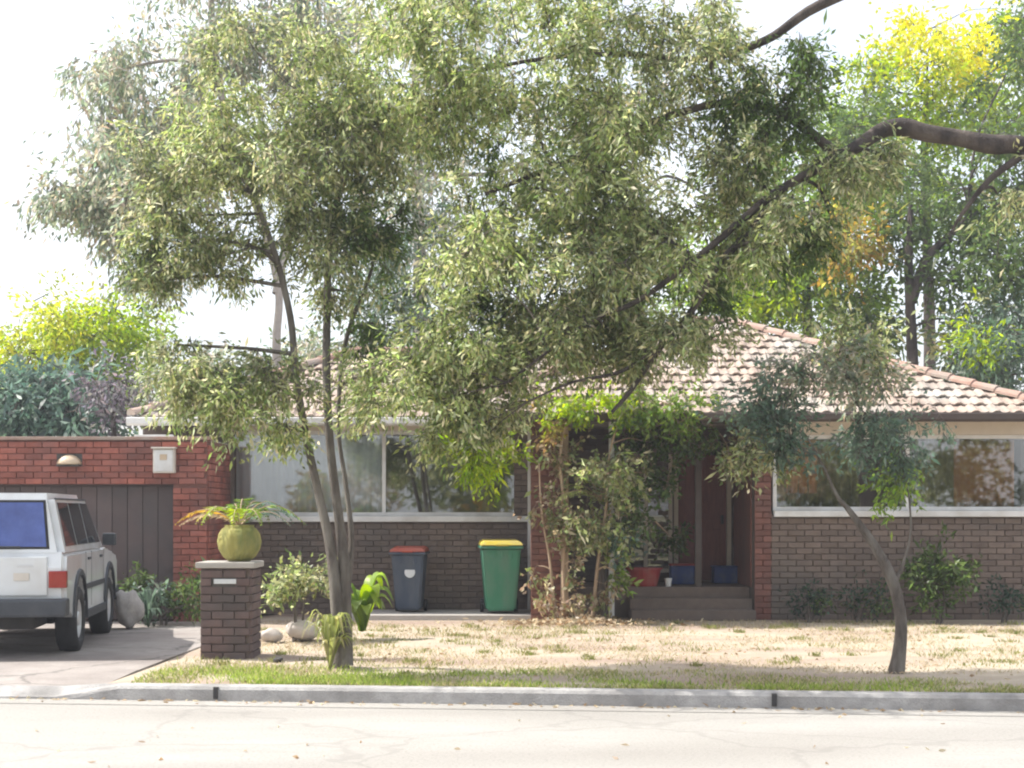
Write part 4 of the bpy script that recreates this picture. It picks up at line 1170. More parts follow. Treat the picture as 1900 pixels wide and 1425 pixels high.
YO = 14.6
def olim(p): return pl(p)
grow('overhanging_tree', 'large tree whose dark limb reaches in over the roof with dense hanging foliage', 'tree', (7.1, 14.7, -0.05), [
    [[7.1, 14.7, -0.1, .34], [7.08, 14.7, .6, .27], [7.0, 14.7, 2.0, .24], [6.75, 14.7, 3.4, .22], [6.5, 14.7, 4.4, .20], [6.2, 14.7, 5.6, .16], [6.0, 14.7, 7.0, .11]],
    [[6.72, 14.7, 3.6, .17], [6.1, 14.68, 4.55, .14], *pl([(2020, 300, YO, .125), (1900, 270, YO, .088), (1840, 268, YO, .094), (1780, 256, YO, .079), (1720, 247, YO, .084), (1675, 236, YO, .088), (1635, 243, YO, .074), (1590, 272, YO - .1, .062), (1500, 322, YO - .25, .046), (1425, 368, YO - .38, .04), (1340, 440, YO - .42, .034), (1265, 500, YO - .45, .03), (1180, 560, YO - .45, .024), (1090, 600, YO - .4, .018), (940, 710, YO - .4, .012)])],
    pl([(1440, 362, YO - .38, .036), (1395, 425, YO - .4, .035), (1330, 495, YO - .4, .033), (1285, 575, YO - .38, .031), (1225, 645, YO - .35, .028), (1170, 725, YO - .3, .023), (1135, 765, YO - .3, .016)]),
    pl([(1228, 645, YO - .35, .022), (1150, 690, YO - .35, .017), (1060, 710, YO - .3, .013), (980, 745, YO - .3, .009)]),
    pl([(1560, 290, YO - .05, .05), (1450, 210, YO + .1, .045), (1350, 190, YO + .2, .04), (1200, 230, YO + .3, .034), (1050, 300, YO + .4, .028), (900, 360, YO + .4, .02)]),
    [[6.2, 14.7, 5.6, .10], *pl([(1900, -60, YO, .08), (1700, -60, YO, .07), (1520, 10, YO, .05), (1420, 75, YO, .04), (1300, 110, YO + .1, .032), (1150, 100, YO + .2, .026), (1000, 110, YO + .2, .02), (850, 140, YO + .2, .014)])],
    pl([(1910, 280, YO, .04), (1840, 330, YO - .1, .03), (1790, 390, YO - .15, .02), (1765, 430, YO - .2, .012)]),
], [
    pc(1000, 110, 180, 95, YO + .3, .8, 80, OLV2), pc(840, 190, 130, 100, YO + .4, .7, 58, OLV2), pc(1140, 240, 160, 100, YO + .3, .8, 70, OLV2),
    pc(1000, 370, 170, 100, YO + .2, .8, 76, OLV2), pc(1190, 410, 140, 90, YO + .2, .8, 62, OLV), pc(900, 510, 140, 90, YO, .8, 60, OLV2),
    pc(1050, 540, 140, 90, YO, .8, 60, OLV), pc(840, 640, 120, 75, YO - .1, .7, 48, OLV2), pc(980, 645, 120, 60, YO, .7, 46, OLV),
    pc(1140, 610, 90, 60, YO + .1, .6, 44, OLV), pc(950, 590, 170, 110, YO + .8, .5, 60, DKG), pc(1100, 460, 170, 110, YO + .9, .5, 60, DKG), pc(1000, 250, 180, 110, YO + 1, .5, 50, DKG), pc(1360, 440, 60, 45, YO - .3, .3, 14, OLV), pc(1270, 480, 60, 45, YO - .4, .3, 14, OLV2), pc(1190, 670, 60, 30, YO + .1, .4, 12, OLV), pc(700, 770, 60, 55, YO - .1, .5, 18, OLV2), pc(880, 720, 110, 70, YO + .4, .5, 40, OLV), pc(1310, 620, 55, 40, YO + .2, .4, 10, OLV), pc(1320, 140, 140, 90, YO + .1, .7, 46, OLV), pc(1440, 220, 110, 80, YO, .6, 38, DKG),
    pc(1370, 320, 110, 70, YO, .6, 36, OLV), pc(770, 710, 85, 65, YO - .2, .6, 30, OLV2), pc(820, 800, 75, 50, YO - .2, .5, 20, OLV2),
    pc(1240, 40, 140, 70, YO + .1, .7, 36, OLV), pc(1000, -30, 200, 60, YO + .2, .8, 50, OLV2), pc(780, 40, 140, 80, YO + .3, .7, 48, OLV2),
    pc(900, 770, 70, 45, YO + .1, .5, 18, OLV), pc(1290, 540, 70, 60, YO + .1, .5, 16, DKG), pc(1500, 120, 70, 50, YO, .5, 12, DKG),
    pc(1560, 320, 60, 40, YO - .3, .3, 12, OLV), pc(1470, 385, 60, 35, YO - .6, .25, 13, OLV), pc(1390, 450, 55, 40, YO - .65, .25, 13, OLV2), pc(1250, 610, 50, 40, YO - .6, .25, 10, OLV), pc(1640, 300, 50, 30, YO - .2, .3, 8, OLV), pc(1850, 360, 70, 45, YO - .1, .5, 14, OLV),
    pc(1540, 400, 60, 50, YO - .1, .4, 9, OLV), pc(1470, 460, 70, 50, YO, .5, 12, DKG), pc(870, 850, 40, 30, YO - .1, .3, 6, LIME),
], 23, leaf=(0.070, 0.0245), per=90, sig=0.125, droop=0.5, bark='bark_dark')

YT = 15.1
grow('leaning_tree', 'small crooked tree with forked bare trunk on the verge before the wide window', 'tree', (gx(1665, YT), YT, -0.02), [
    pl([(1662, 1252, YT, .085), (1668, 1215, YT, .068), (1672, 1160, YT, .058), (1664, 1105, YT, .056), (1648, 1060, YT, .054), (1622, 1012, YT, .042), (1596, 975, YT, .036), (1574, 945, YT, .027), (1552, 918, YT, .018), (1530, 870, YT - .05, .012), (1500, 815, YT - .1, .009)]),
    pl([(1660, 1080, YT, .03), (1676, 1045, YT + .05, .014), (1690, 980, YT + .1, .010), (1680, 890, YT + .12, .009), (1650, 820, YT + .15, .008), (1590, 750, YT + .15, .007)]),
], [
    pc(1585, 800, 95, 45, YT, .5, 22, BLUG), pc(1480, 800, 85, 50, YT - .1, .5, 20, BLUG), pc(1685, 830, 60, 60, YT + .1, .4, 14, BLUG),
    pc(1570, 700, 95, 65, YT + .1, .5, 36, GUM), pc(1490, 690, 70, 50, YT, .4, 18, GUM), pc(1610, 650, 60, 40, YT + .1, .4, 12, OLV), pc(1420, 840, 55, 50, YT - .1, .4, 10, OLV), pc(1440, 720, 80, 55, YT, .5, 14, BLUG),
    pc(1530, 620, 70, 40, YT + .1, .4, 9, OLV), pc(1660, 890, 40, 45, YT + .1, .3, 7, GRN), pc(1380, 770, 60, 45, YT, .4, 10, BLUG),
], 24, leaf=(0.068, 0.028), per=66, sig=0.12, droop=0.3, bark='bark')

# background trees --------------------------------------------------
def bgtree(name, label, px, Y, top, clumps, seed, leaf=(0.17, 0.08), per=42, sig=0.30, bark='bark_dark', r=0.2, cat='tree', limbs=None, droop=0.3, hy=1130, group='trees behind the house'):
    lm = [pl([(px, hy, Y, r), (px + 5, (hy + top) / 2, Y, r * .8), (px - 4, top + 0.15 * (hy - top), Y, r * .55), (px, top, Y, r * .3)])]
    return grow(name, label, cat, (gx(px, Y), Y, -0.05), lm + (limbs or []), clumps, seed, leaf=leaf, per=per, sig=sig, droop=droop, bark=bark, twig=0.015, group=group, gap=0.9)
Y = 42
bgtree('yellow_tree', 'sunlit yellow green tree rising highest behind the right of the roof', 1720, Y, 150, [
    pc(1730, 75, 100, 48, Y - .8, 2, 60, YEL), pc(1800, 115, 70, 45, Y - .8, 1.5, 34, YEL), pc(1620, 150, 60, 45, Y - .5, 1.6, 24, LIME), pc(1700, 140, 110, 50, Y - 1.2, 1.6, 40, [(0.46, 0.51, 0.05), (0.40, 0.46, 0.05)]), pc(1680, 190, 110, 60, Y - 1, 2, 60, LIME), pc(1560, 230, 70, 50, Y, 1.6, 26, GRN), pc(1880, 60, 60, 60, Y, 1.6, 24, GRN), pc(1890, 220, 60, 80, Y, 1.6, 30, GRN), pc(1790, 210, 100, 60, Y - 1, 2, 50, LIME),
    pc(1560, 300, 90, 60, Y, 2, 36, GRN), pc(1650, 250, 90, 55, Y - .5, 2, 40, LIME), pc(1740, 290, 110, 60, Y, 2, 46, LIME), pc(1620, 340, 90, 60, Y, 2, 40, GRN), pc(1760, 380, 110, 60, Y, 2, 40, GRN)], 31)
Y = 36
bgtree('green_tree', 'broad green tree with an orange tinted clump behind the roof ridge', 1500, Y, 420, [
    pc(1480, 520, 110, 80, Y, 2, 80, GRN), pc(1400, 560, 90, 70, Y, 2, 50, LIME), pc(1580, 550, 80, 70, Y, 2, 50, GRN), pc(1580, 455, 75, 45, Y - 2.2, 1.0, 50, ORG),
    pc(1500, 420, 70, 45, Y - .5, 1.5, 30, GRN), pc(1330, 500, 90, 80, Y, 2, 40, GRN), pc(1620, 620, 50, 60, Y, 1.5, 24, DKG), pc(1590, 380, 70, 50, Y, 1.5, 26, GRN), pc(1500, 620, 100, 50, Y, 2, 30, GRN), pc(1490, 310, 90, 80, Y, 2, 46, GRN), pc(1400, 400, 90, 70, Y, 2, 36, GRN), pc(1590, 250, 70, 60, Y, 1.6, 26, DKG), pc(1660, 340, 70, 60, Y + 1, 1.6, 30, DKG)], 32)
Y = 34
bgtree('dark_trunk_tree', 'tree with dark upright trunk showing against the white sky behind the roof', 1690, Y, 380, [
    pc(1800, 470, 90, 80, Y, 1.8, 44, DKG), pc(1850, 380, 80, 80, Y, 1.8, 40, DKG), pc(1780, 330, 70, 40, Y, 1.5, 20, DKG), pc(1690, 400, 60, 40, Y, 1.2, 14, DKG),
    pc(1790, 600, 60, 70, Y, 1.6, 28, OLV), pc(1880, 520, 70, 90, Y, 1.8, 56, DKG), pc(1840, 260, 70, 60, Y, 1.6, 26, DKG), pc(1870, 130, 60, 80, Y, 1.6, 36, DKG), pc(1760, 540, 45, 60, Y, 1.4, 22, DKG), pc(1660, 480, 30, 30, Y, .8, 5, DKG)], 33, r=0.17,
    limbs=[pl([(1690, 560, Y, .13), (1720, 480, Y, .1), (1770, 430, Y, .07), (1800, 400, Y, .05)])])
Y = 33
bgtree('blue_green_tree', 'low blue green bushy tree behind the right corner of the roof', 1870, Y, 640, [
    pc(1850, 660, 90, 70, Y - .5, 1.6, 56, BLUG), pc(1900, 600, 80, 70, Y, 1.6, 44, BLUG), pc(1790, 700, 60, 40, Y - .5, 1.4, 24, BLUG), pc(1815, 625, 40, 22, Y - 1.5, .6, 9, LIME), pc(1940, 690, 70, 70, Y, 1.5, 30, BLUG)], 34, leaf=(0.16, 0.06), per=44)
Y = 34
bgtree('yellow_green_tree', 'yellow green sunlit tree behind the garage roof', 150, Y, 600, [
    pc(120, 590, 75, 50, Y - 1, 1.5, 40, [(0.46, 0.49, 0.08), (0.38, 0.44, 0.07)]), pc(210, 600, 90, 60, Y - .6, 1.8, 56, LIME), pc(60, 650, 90, 70, Y - .6, 1.8, 50, [(0.40, 0.42, 0.06), (0.32, 0.38, 0.06)]), pc(250, 670, 75, 70, Y, 1.6, 44, GRN),  # yellow of the sunlit top is put into the leaf colours
    pc(150, 690, 110, 60, Y, 2, 50, GRN), pc(-10, 680, 60, 80, Y, 1.6, 30, LIME), pc(290, 720, 60, 50, Y, 1.4, 26, GRN)], 35, leaf=(0.13, 0.06))
Y = 28
bgtree('teal_bush', 'dark teal leafy bush just behind the garage parapet', 80, Y, 700, [
    pc(90, 700, 85, 65, Y, 1.3, 60, TEAL), pc(40, 760, 80, 55, Y - .3, 1.3, 44, TEAL), pc(140, 770, 70, 50, Y - .2, 1.2, 36, TEAL), pc(-20, 740, 50, 60, Y, 1, 20, TEAL)], 36, leaf=(0.2, 0.07), per=40, sig=0.24, r=0.12, cat='bush', group='bushes behind the garage')
Y = 27
bgtree('purple_bush', 'greyish purple bush beside the teal bush behind the garage', 215, Y, 730, [
    pc(205, 725, 50, 35, Y, .8, 24, PRP), pc(250, 770, 60, 35, Y, .9, 26, PRP), pc(310, 745, 45, 45, Y, .8, 16, GUM)], 37, leaf=(0.13, 0.05), per=40, sig=0.18, r=0.08, cat='bush', group='bushes behind the garage')
Y = 48
bgtree('far_tree', 'distant grey green tree low on the skyline under the street tree', 440, Y, 690, [
    pc(440, 680, 90, 35, Y, 2.5, 36, GUM), pc(380, 700, 60, 40, Y, 2, 24, GUM), pc(540, 670, 60, 40, Y, 2, 22, DKG)], 38, leaf=(0.2, 0.09))
Y = 44
bgtree('tall_gum_tree', 'tall thin gum tree seen through gaps above the middle of the house', 775, Y, 60, [
    pc(760, 560, 110, 70, Y, 2.4, 46, BLUG), pc(680, 610, 80, 50, Y, 2, 26, BLUG), pc(850, 480, 110, 80, Y, 2.4, 36, GUM), pc(720, 250, 120, 110, Y, 2.4, 60, GUM), pc(860, 90, 120, 90, Y, 2.4, 40, GUM), pc(740, 20, 120, 60, Y, 2.4, 36, GUM),
    pc(980, 300, 110, 120, Y, 2.4, 40, OLV), pc(620, 640, 60, 40, Y, 2, 20, GUM), pc(800, 330, 110, 90, Y, 2.4, 50, GUM), pc(780, 440, 100, 60, Y, 2.4, 40, BLUG), pc(700, 500, 90, 50, Y, 2.2, 30, BLUG)], 39, leaf=(0.2, 0.075), bark='bark_pale', r=0.25, droop=0.8)
Y = 46
bgtree('far_olive_tree', 'distant olive tree filling behind the overhanging branches above the ridge', 1180, Y, 250, [
    pc(1150, 420, 130, 120, Y, 2.5, 60, OLV), pc(1250, 560, 130, 90, Y, 2.5, 56, GRN), pc(1060, 580, 120, 90, Y, 2.5, 50, OLV), pc(1200, 280, 120, 70, Y, 2.5, 30, OLV), pc(1340, 380, 90, 90, Y, 2.5, 34, GRN), pc(1260, 130, 120, 80, Y, 2.4, 30, GUM), pc(1080, 200, 120, 80, Y, 2.4, 30, GUM), pc(1400, 230, 100, 80, Y, 2.4, 30, OLV)], 40, leaf=(0.19, 0.08))

# ------------------------------------------------------------------ porch vine and garden plants
YV = 21.9
grow('porch_vine', 'straggling vine with brown dry leaves climbing the porch pier and posts', 'vine', (gx(1060, YV), YV, -0.02), [
    pl([(1050, 1145, YV, .035), (1046, 1050, YV, .03), (1052, 960, YV, .026), (1040, 870, YV, .022), (1050, 790, YV, .018), (1100, 750, YV, .014), (1200, 740, YV + .2, .01), (1300, 770, YV + .3, .006)]),
    pl([(1100, 1145, YV, .03), (1110, 1040, YV, .024), (1125, 940, YV, .02), (1130, 850, YV, .016), (1150, 770, YV, .012)]),
    pl([(1030, 1145, YV, .024), (1020, 1040, YV - .05, .018), (1005, 950, YV - .05, .014), (1000, 860, YV, .01)]),
], [
    pc(1090, 752, 95, 32, YV - .2, .3, 64, LIME), pc(1230, 762, 95, 42, YV - .1, .3, 70, GRN), pc(1320, 790, 60, 40, YV, .3, 30, GRN), pc(1130, 880, 50, 45, YV - .3, .2, 22, OLV2), pc(1090, 970, 45, 50, YV - .3, .2, 22, OLV), pc(1140, 1060, 40, 50, YV - .25, .2, 20, GRN), pc(1010, 780, 50, 40, YV, .3, 14, [(0.35, 0.28, 0.08), (0.4, 0.36, 0.1), (0.3, 0.2, 0.1)]),
    pc(1045, 860, 40, 60, YV, .25, 12, MIX), pc(1035, 960, 45, 55, YV - .1, .25, 16, MIX), pc(1100, 920, 65, 75, YV, .3, 44, OLV), pc(1120, 1005, 55, 60, YV - .05, .3, 40, OLV2), pc(1175, 960, 40, 60, YV + .1, .3, 18, DKG), pc(1210, 880, 60, 45, YV + .5, .3, 20, DKG), pc(1250, 1000, 30, 30, YV + 1.2, .2, 10, DKG),
    pc(1060, 1040, 50, 50, YV - .1, .25, 15, MIX), pc(1110, 1080, 45, 45, YV - .1, .3, 16, MIX), pc(1140, 1020, 35, 40, YV, .25, 10, TEAL), pc(930, 840, 60, 35, YV, .3, 12, LIME),
    pc(1160, 880, 40, 50, YV + .1, .25, 12, OLV), pc(1060, 1120, 70, 25, YV - .1, .3, 14, BRN), pc(1290, 820, 90, 45, YV + .5, .3, 40, DKG), pc(1200, 820, 60, 35, YV + .4, .3, 20, DKG), pc(1000, 1050, 25, 60, YV, .2, 4, MIX), pc(1360, 850, 50, 50, YV + .5, .3, 20, OLV),  # dark clumps at the porch top are added to stand for its shade
], 50, leaf=(0.085, 0.05), per=24, sig=0.09, droop=0.3, bark='timber', limb_name='stem', twig=0.004, min_r=0.006)

def shrub(name, label, px, py, Y, clumps, seed, leaf=(0.09, 0.04), per=24, sig=0.09, cat='shrub', group='garden plants by the house', droop=0.0):
    h = at(px, py, Y)
    z0 = -0.02
    c0 = clumps[0][0]
    lm = [[[h.x, Y, z0, .025], [h.x + .02, Y, (c0.z) * 0.4, .02], [c0.x, c0.y, c0.z * 0.8, .012]],
          [[h.x + .05, Y, z0, .02], [h.x + .1, Y + .05, c0.z * 0.35, .014], [c0.x + .12, c0.y + .05, c0.z * 0.7, .01]]]
    return grow(name, label, cat, (h.x, Y, z0), lm, clumps, seed, leaf=leaf, per=per, sig=sig, droop=droop, group=group, limb_name='stem', twig=0.003, min_r=0.005)
Y = 21.7
shrub('dark_shrub', 'dark leafy shrub against the wall below the wide window', 1740, 1140, Y, [pc(1735, 1050, 60, 45, Y, .35, 30, DKG), pc(1690, 1075, 35, 35, Y, .3, 14, DKG), pc(1790, 1075, 40, 35, Y, .3, 14, DKG), pc(1740, 1100, 60, 25, Y, .3, 16, DKG)], 51)
Y = 21.9
for k, (px, lab) in enumerate(((1500, 'low dark ground shrub along the wall left of the leaning tree'), (1590, 'low dark shrub behind the trunk of the leaning tree'), (1860, 'low dark shrub at the wall near the far right of the lawn'))):
    shrub('low_shrub', lab, px, 1140, Y, [pc(px, 1110, 50, 22, Y, .25, 16, [(0.04, 0.075, 0.05), (0.055, 0.09, 0.06)]), pc(px + 40, 1118, 35, 16, Y, .25, 8, DKG)], 60 + k, leaf=(0.07, 0.03))
Y = 18.7
shrub('garden_shrub', 'straggly olive shrub between the letterbox and the street tree', 545, 1160, Y, [pc(545, 1080, 45, 35, Y, .3, 20, OLV2), pc(590, 1070, 35, 35, Y, .3, 14, OLV), pc(510, 1110, 30, 25, Y, .25, 10, OLV2)], 52, leaf=(0.08, 0.035), per=18)
Y = 21.2
shrub('garden_shrub', 'dark green shrub at the foot of the garage brick pier', 300, 1155, Y, [pc(345, 1110, 35, 30, Y, .3, 16, DKG), pc(290, 1120, 30, 30, Y, .3, 12, BLUG), pc(255, 1090, 22, 40, Y + .3, .25, 10, DKG), pc(370, 1080, 25, 30, Y + .3, .25, 8, DKG)], 53)

# big leaf plants: each blade-like leaf is a curved strip
def strap_plant(name, label, cat, loc, specs, cols, seed, parent_name='leaf', group=None, mat='leaf'):
    """specs: (azimuth deg, length, rise, width); every leaf is a part of its own"""
    rng = np.random.default_rng(seed)
    root = empty(name, loc); tag(root, label, cat, group)
    for (a, ln, rise, wd, z0) in specs:
        a = math.radians(a); n = 8
        V, Q, C = [], [], []
        c = np.array(cols[rng.integers(0, len(cols))]) * rng.uniform(0.8, 1.2)
        side = np.array([-math.sin(a), math.cos(a), 0])
        for i in range(n + 1):
            t = i / n
            r = ln * (t * 0.95)
            z = z0 + rise * (1.9 * t - 1.5 * t * t)
            p = np.array([math.cos(a) * r, math.sin(a) * r, z])
            w = wd * (math.sin(math.pi * min(1, 0.12 + 0.88 * t)) ** 0.7 + 0.05)
            V += [p - side * w / 2 + np.array([0, 0, w * .18]), p, p + side * w / 2 + np.array([0, 0, w * .18])]
            C += [c] * 3
        for i in range(n):
            Q += [(3 * i, 3 * i + 1, 3 * i + 4, 3 * i + 3), (3 * i + 1, 3 * i + 2, 3 * i + 5, 3 * i + 4)]
        np_mesh(parent_name, V, Q, M[mat], root, col=np.array(C), smooth=True)
    return root
rng = np.random.default_rng(77)
strap_plant('broad_leaf_plant', 'bright green broad leaved plant behind the street tree trunk', 'plant', (gx(672, 18.9), 18.9, 0.0),
            [(a, rng.uniform(.28, .42), rng.uniform(.5, .9), .17, 0.1) for a in range(0, 360, 26)] + [(-15, .42, .7, .2, .2), (20, .36, .9, .2, .25), (200, .3, .8, .17, .2), (45, .34, .75, .2, .3), (-50, .36, .6, .2, .3)], GRN + LIME[:1], 1)
strap_plant('strap_leaf_clump', 'pale green strappy clump at the foot of the street tree', 'plant', (gx(612, 15.25), 15.25, 0.0),
            [(rng.uniform(0, 360), rng.uniform(.15, .32), rng.uniform(.5, 1.0), .035, 0.0) for _ in range(46)], [(0.28, 0.30, 0.11), (0.22, 0.25, 0.08), (0.36, 0.34, 0.16)], 2)
strap_plant('strap_leaf_clump', 'grey green spiky clump in front of the garage door', 'plant', (gx(275, 20.9), 20.9, 0.0),
            [(rng.uniform(0, 360), rng.uniform(.2, .4), rng.uniform(.4, .9), .045, 0.0) for _ in range(30)], BLUG, 3)

# potted fern on the letterbox
pot = empty('potted_fern', (gx(444, 16.6), 16.6, LH + 0.067))
tag(pot, 'round yellow green pot with arching fern fronds on the brick letterbox', 'potted plant')
bm = bmesh.new()
lathe(bm, [(0.11, 0.0), (0.17, 0.05), (0.215, 0.13), (0.23, 0.21), (0.215, 0.29), (0.18, 0.345), (0.15, 0.365), (0.155, 0.385), (0.13, 0.385), (0.12, 0.36)], 40, wob=0.03, ribs=10)
obj('pot', bm, M['pot_yellow'], pot, True)
def frond(az, ln, rise, col, seed, parent, z0=0.36, nl=22, lw=0.02, ll=0.13, name='frond'):
    rng = np.random.default_rng(seed)
    a = math.radians(az)
    pos, d, L_, W_, C_ = [], [], [], [], []
    line = []
    for i in range(nl + 1):
        t = i / nl
        p = np.array([math.cos(a) * ln * t, math.sin(a) * ln * t, z0 + rise * (2.1 * t - 2.0 * t * t)])
        line.append([*p, 0.007 * (1 - t) + 0.002])
    for i in range(2, nl + 1):
        t = i / nl
        p = np.array(line[i][:3]); tg = np.array(line[i][:3]) - np.array(line[i - 1][:3]); tg /= np.linalg.norm(tg)
        sd = np.array([-math.sin(a), math.cos(a), 0])
        for s in (-1, 1):
            pos.append(p); d.append(tg * 0.7 + sd * s + np.array([0, 0, -0.35 + rng.normal() * .15])); L_.append(ll * math.sin(math.pi * (0.15 + 0.8 * t)) * rng.uniform(.85, 1.15)); W_.append(lw)
            C_.append(np.array(col) * rng.uniform(.75, 1.25))
    st = tubes(name, [line], M['timber'], parent, sides=5)
    leaf_mesh('leaflets', np.array(pos), np.array(d), np.array(L_), np.array(W_), np.array(C_), M['leaf'], st, rng)['kind'] = 'stuff'
fr = [(5, .68, .42, GRN[0]), (28, .6, .5, TEAL[0]), (60, .5, .5, DKG[0]), (110, .5, .45, GRN[0]), (150, .6, .4, ORG[2]), (178, .68, .34, ORG[0]), (200, .62, .25, BRN[0]), (230, .5, .4, LIME[0]),
      (270, .38, .35, LIME[1]), (310, .45, .35, GRN[1]), (340, .6, .3, TEAL[1]), (90, .4, .55, GRN[2]), (20, .72, .33, TEAL[1])]
for k, (a, l, r, c) in enumerate(fr): frond(a, l, r, c, 100 + k, pot)

# a palm seedling in the vine bed
palm = empty('young_palm', (gx(1118, 22.05), 22.05, 0.0)); tag(palm, 'young palm with arching fronds in the bed before the porch', 'palm')
bm = bmesh.new(); lathe(bm, [(0.06, -0.03), (0.05, 0.5), (0.045, 1.2), (0.05, 1.55), (0.03, 1.7)], 10); obj('trunk', bm, M['bark'], palm, True)
for k, (a, l_, r_) in enumerate(((10, .7, .75), (55, .5, 1.2), (100, .55, 1.0), (150, .75, .5), (190, .7, .85), (235, .6, 1.1), (280, .5, .7), (325, .75, .45), (350, .45, 1.3), (215, .8, .35))): frond(a, l_, r_, OLV2[1] if k % 2 else GUM[1], 200 + k, palm, z0=1.66, nl=26, lw=.022, ll=.24)

# ------------------------------------------------------------------ grass and litter
def blades(name, label, n, area, h, cols, seed, lean=0.5, wd=0.008, zf=None):
    rng = np.random.default_rng(seed)
    P = area(rng, n)
    n = len(P)
    d = rand_dirs(rng, n) * lean; d[:, 2] = 1.0
    ln = h * rng.uniform(0.5, 1.5, n)
    c = np.array(cols)[rng.integers(0, len(cols), n)] * rng.uniform(0.75, 1.25, (n, 1))
    o = leaf_mesh(name, P, d, ln, np.full(n, wd), c, M['grass'], None, rng)
    return tag(o, label, 'grass', kind='stuff')
def lawn_z(x, y): return np.full_like(x, 0.0)
def patchy(rng, x, y, f=1.3, th=0.0, seed=0):
    v = np.sin(x * f + seed) * np.cos(y * f * 1.9 + 1 + seed) + 0.6 * np.sin(x * f * 2.7 + 2 * y + seed) + rng.normal(size=len(x)) * 0.5
    return v > th
def verge(rng, n):
    x = rng.uniform(-3.45, 6.5, n); t = rng.random(n) ** 1.7
    depth = 1.25 + 0.4 * np.sin(x * 1.1) + 0.2 * np.sin(x * 3.7) + 0.9 * np.exp(-((x + 1.9) / 1.6) ** 2)
    y = 13.57 + KERB_S * x + 0.19 + t * depth
    k = patchy(rng, x, y, 1.7, -0.25)
    x, y = x[k], y[k]
    return np.stack([x, y, np.full(len(x), -0.005)], 1)
blades('grass', 'short green and yellowing grass along the verge behind the kerb', 26000, verge, 0.045, [(0.21, 0.26, 0.075), (0.28, 0.32, 0.095), (0.36, 0.35, 0.15), (0.44, 0.38, 0.21), (0.17, 0.21, 0.06), (0.40, 0.36, 0.22)], 70, lean=0.9)
def fresh(rng, n):
    x = np.concatenate([rng.normal(-1.7, 1.1, n * 2 // 3), rng.uniform(0, 6.5, n - n * 2 // 3)]); t = rng.random(n) ** 1.4
    x = x[x > -3.45]; t = t[:len(x)]
    depth = np.where(x < 0.4, 1.35, 0.5) + 0.2 * np.sin(x * 2.3)
    y = 13.57 + KERB_S * x + 0.2 + t * depth
    k = patchy(rng, x, y, 2.1, -0.2, 5)
    return np.stack([x[k], y[k], np.full(k.sum(), -0.005)], 1)
blades('green_grass', 'fresh bright green grass on the verge round the street tree', 11000, fresh, 0.06, [(0.24, 0.33, 0.07), (0.31, 0.39, 0.09), (0.38, 0.42, 0.13), (0.2, 0.28, 0.06)], 74, lean=0.8, wd=0.01)
def weeds(rng, n):
    c = 130
    cx_ = rng.uniform(-3.3, 7.0, c); cy_ = rng.uniform(14.2, 21.8, c)
    i = rng.integers(0, c, n); r = rng.uniform(.03, .14, c)
    x = cx_[i] + rng.normal(size=n) * r[i]; y = cy_[i] + rng.normal(size=n) * r[i]
    return np.stack([x, y, np.full(n, -0.004)], 1)
blades('weeds', 'scattered green weed tufts in the dry lawn', 7000, weeds, 0.06, [(0.17, 0.2, 0.06), (0.24, 0.25, 0.09), (0.3, 0.27, 0.13)], 73, lean=0.8, wd=0.011)
def dry(rng, n):
    x = rng.uniform(-3.4, 8.0, n); y = rng.uniform(14.9, 22.2, n)
    k = patchy(rng, x, y, 0.9, -0.35, 2)
    x, y = x[k], y[k]
    return np.stack([x, y, np.full(len(x), -0.004)], 1)
blades('dry_grass', 'sparse straw coloured dry grass over the front lawn', 34000, dry, 0.04, [(0.46, 0.38, 0.26), (0.50, 0.43, 0.30), (0.40, 0.33, 0.22), (0.37, 0.34, 0.2)], 71, lean=1.2, wd=0.009)
def litter(rng, n):
    x = rng.normal(gx(1075, 21.6), 0.55, n); y = rng.normal(21.5, 0.3, n)
    return np.stack([x, y, rng.uniform(0.005, 0.05, n) + 0.05 * np.exp(-((x - 1.0) / .5) ** 2)], 1)
rng2 = np.random.default_rng(72)
P = litter(rng2, 800)
d = rand_dirs(rng2, len(P)); d[:, 2] *= 0.25
o = leaf_mesh('leaf_litter', P, d, rng2.uniform(.05, .11, len(P)), rng2.uniform(.03, .05, len(P)), np.array(BRN)[rng2.integers(0, 4, len(P))], M['leaf'], None, rng2)
tag(o, 'fallen dry brown leaves heaped at the foot of the porch vine', 'leaf litter', kind='stuff')
def sc(rng, n):
    x = rng.uniform(-3.2, 6.5, n); y = rng.uniform(13.9, 21.5, n)
    return np.stack([x, y, np.full(n, 0.012)], 1)
P = sc(rng2, 900)
gxr = rng2.uniform(-4.5, 5.0, 160); P[:160, 0] = gxr; P[:160, 1] = kerb_y(gxr) - np.abs(rng2.normal(0, .09, 160)) - 0.01; P[:160, 2] = ZR + 0.012
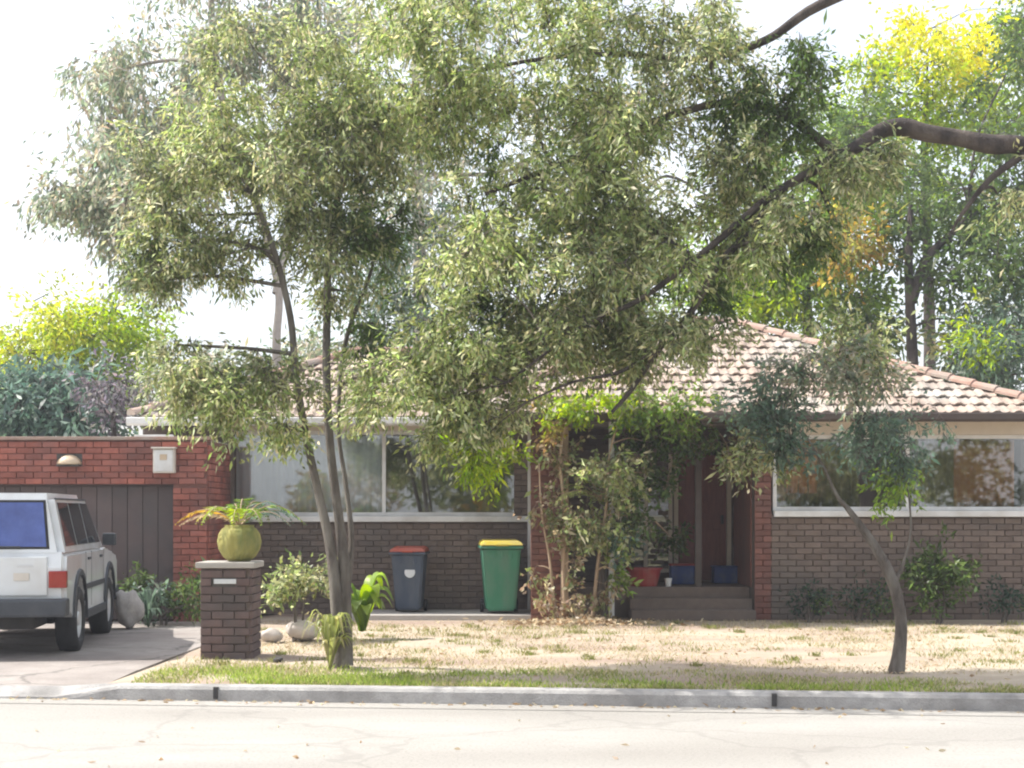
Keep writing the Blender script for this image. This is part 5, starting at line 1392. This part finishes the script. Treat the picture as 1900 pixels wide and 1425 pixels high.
P[160:200, 0] = rng2.uniform(-4, 4.4, 40); P[160:200, 1] = rng2.uniform(10.3, 13.0, 40); P[160:200, 2] = ZR + 0.008
d = rand_dirs(rng2, 900); d[:, 2] *= 0.15
o = leaf_mesh('fallen_leaves', P, d, rng2.uniform(.04, .08, 900), rng2.uniform(.02, .03, 900), np.array(BRN)[rng2.integers(0, 4, 900)], M['leaf'], None, rng2)
tag(o, 'scattered fallen leaves over the verge and dry lawn', 'leaves', kind='stuff')

# ------------------------------------------------------------------ the far side of the street, which only the window panes show
rng = np.random.default_rng(90)
cl = []
PAL = [OLV, DKG, ORG, BRN, GRN, OLV2, DKG]
LPs, LCs = [], []
for k in range(46):
    c = np.array([rng.uniform(-16, 30), rng.uniform(-12, -8), rng.uniform(0.6, 6.5)])
    r = rng.uniform(0.8, 1.8, 3)
    n = 420
    P = c + rand_dirs(rng, n) * (rng.random((n, 1)) ** 0.4) * r
    P[:, 2] = np.maximum(P[:, 2], 0.0)
    pal = np.array(PAL[rng.integers(0, len(PAL))])
    LPs.append(P); LCs.append(pal[rng.integers(0, len(pal), n)])
P = np.concatenate(LPs)
o = leaf_mesh('treeline', P, rand_dirs(rng, len(P)), rng.uniform(.25, .45, len(P)), rng.uniform(.12, .22, len(P)), np.concatenate(LCs), M['leaf'], None, rng)
tag(o, 'mixed trees across the street that show only as window reflections', 'trees', kind='stuff')

# ------------------------------------------------------------------ thin haze volume, added to lift the darks and wash out contrast
bm = bmesh.new()
box(bm, -70, 70, -20, 70, -1.2, 16)
hz = obj('haze', bm, None)
m = bpy.data.materials.new('haze_wash'); m.use_nodes = True
nt = m.node_tree; nt.nodes.remove(nt.nodes["Principled BSDF"])
pv = nt.nodes.new("ShaderNodeVolumePrincipled")
pv.inputs["Color"].default_value = (0.86, 0.9, 1.0, 1); pv.inputs["Density"].default_value = 0.0012; pv.inputs["Anisotropy"].default_value = 0.3
nt.links.new(pv.outputs[0], nt.nodes["Material Output"].inputs["Volume"])
hz.data.materials.append(m)
tag(hz, 'thin pale haze added over the street to lift the darks', 'haze', kind='stuff')
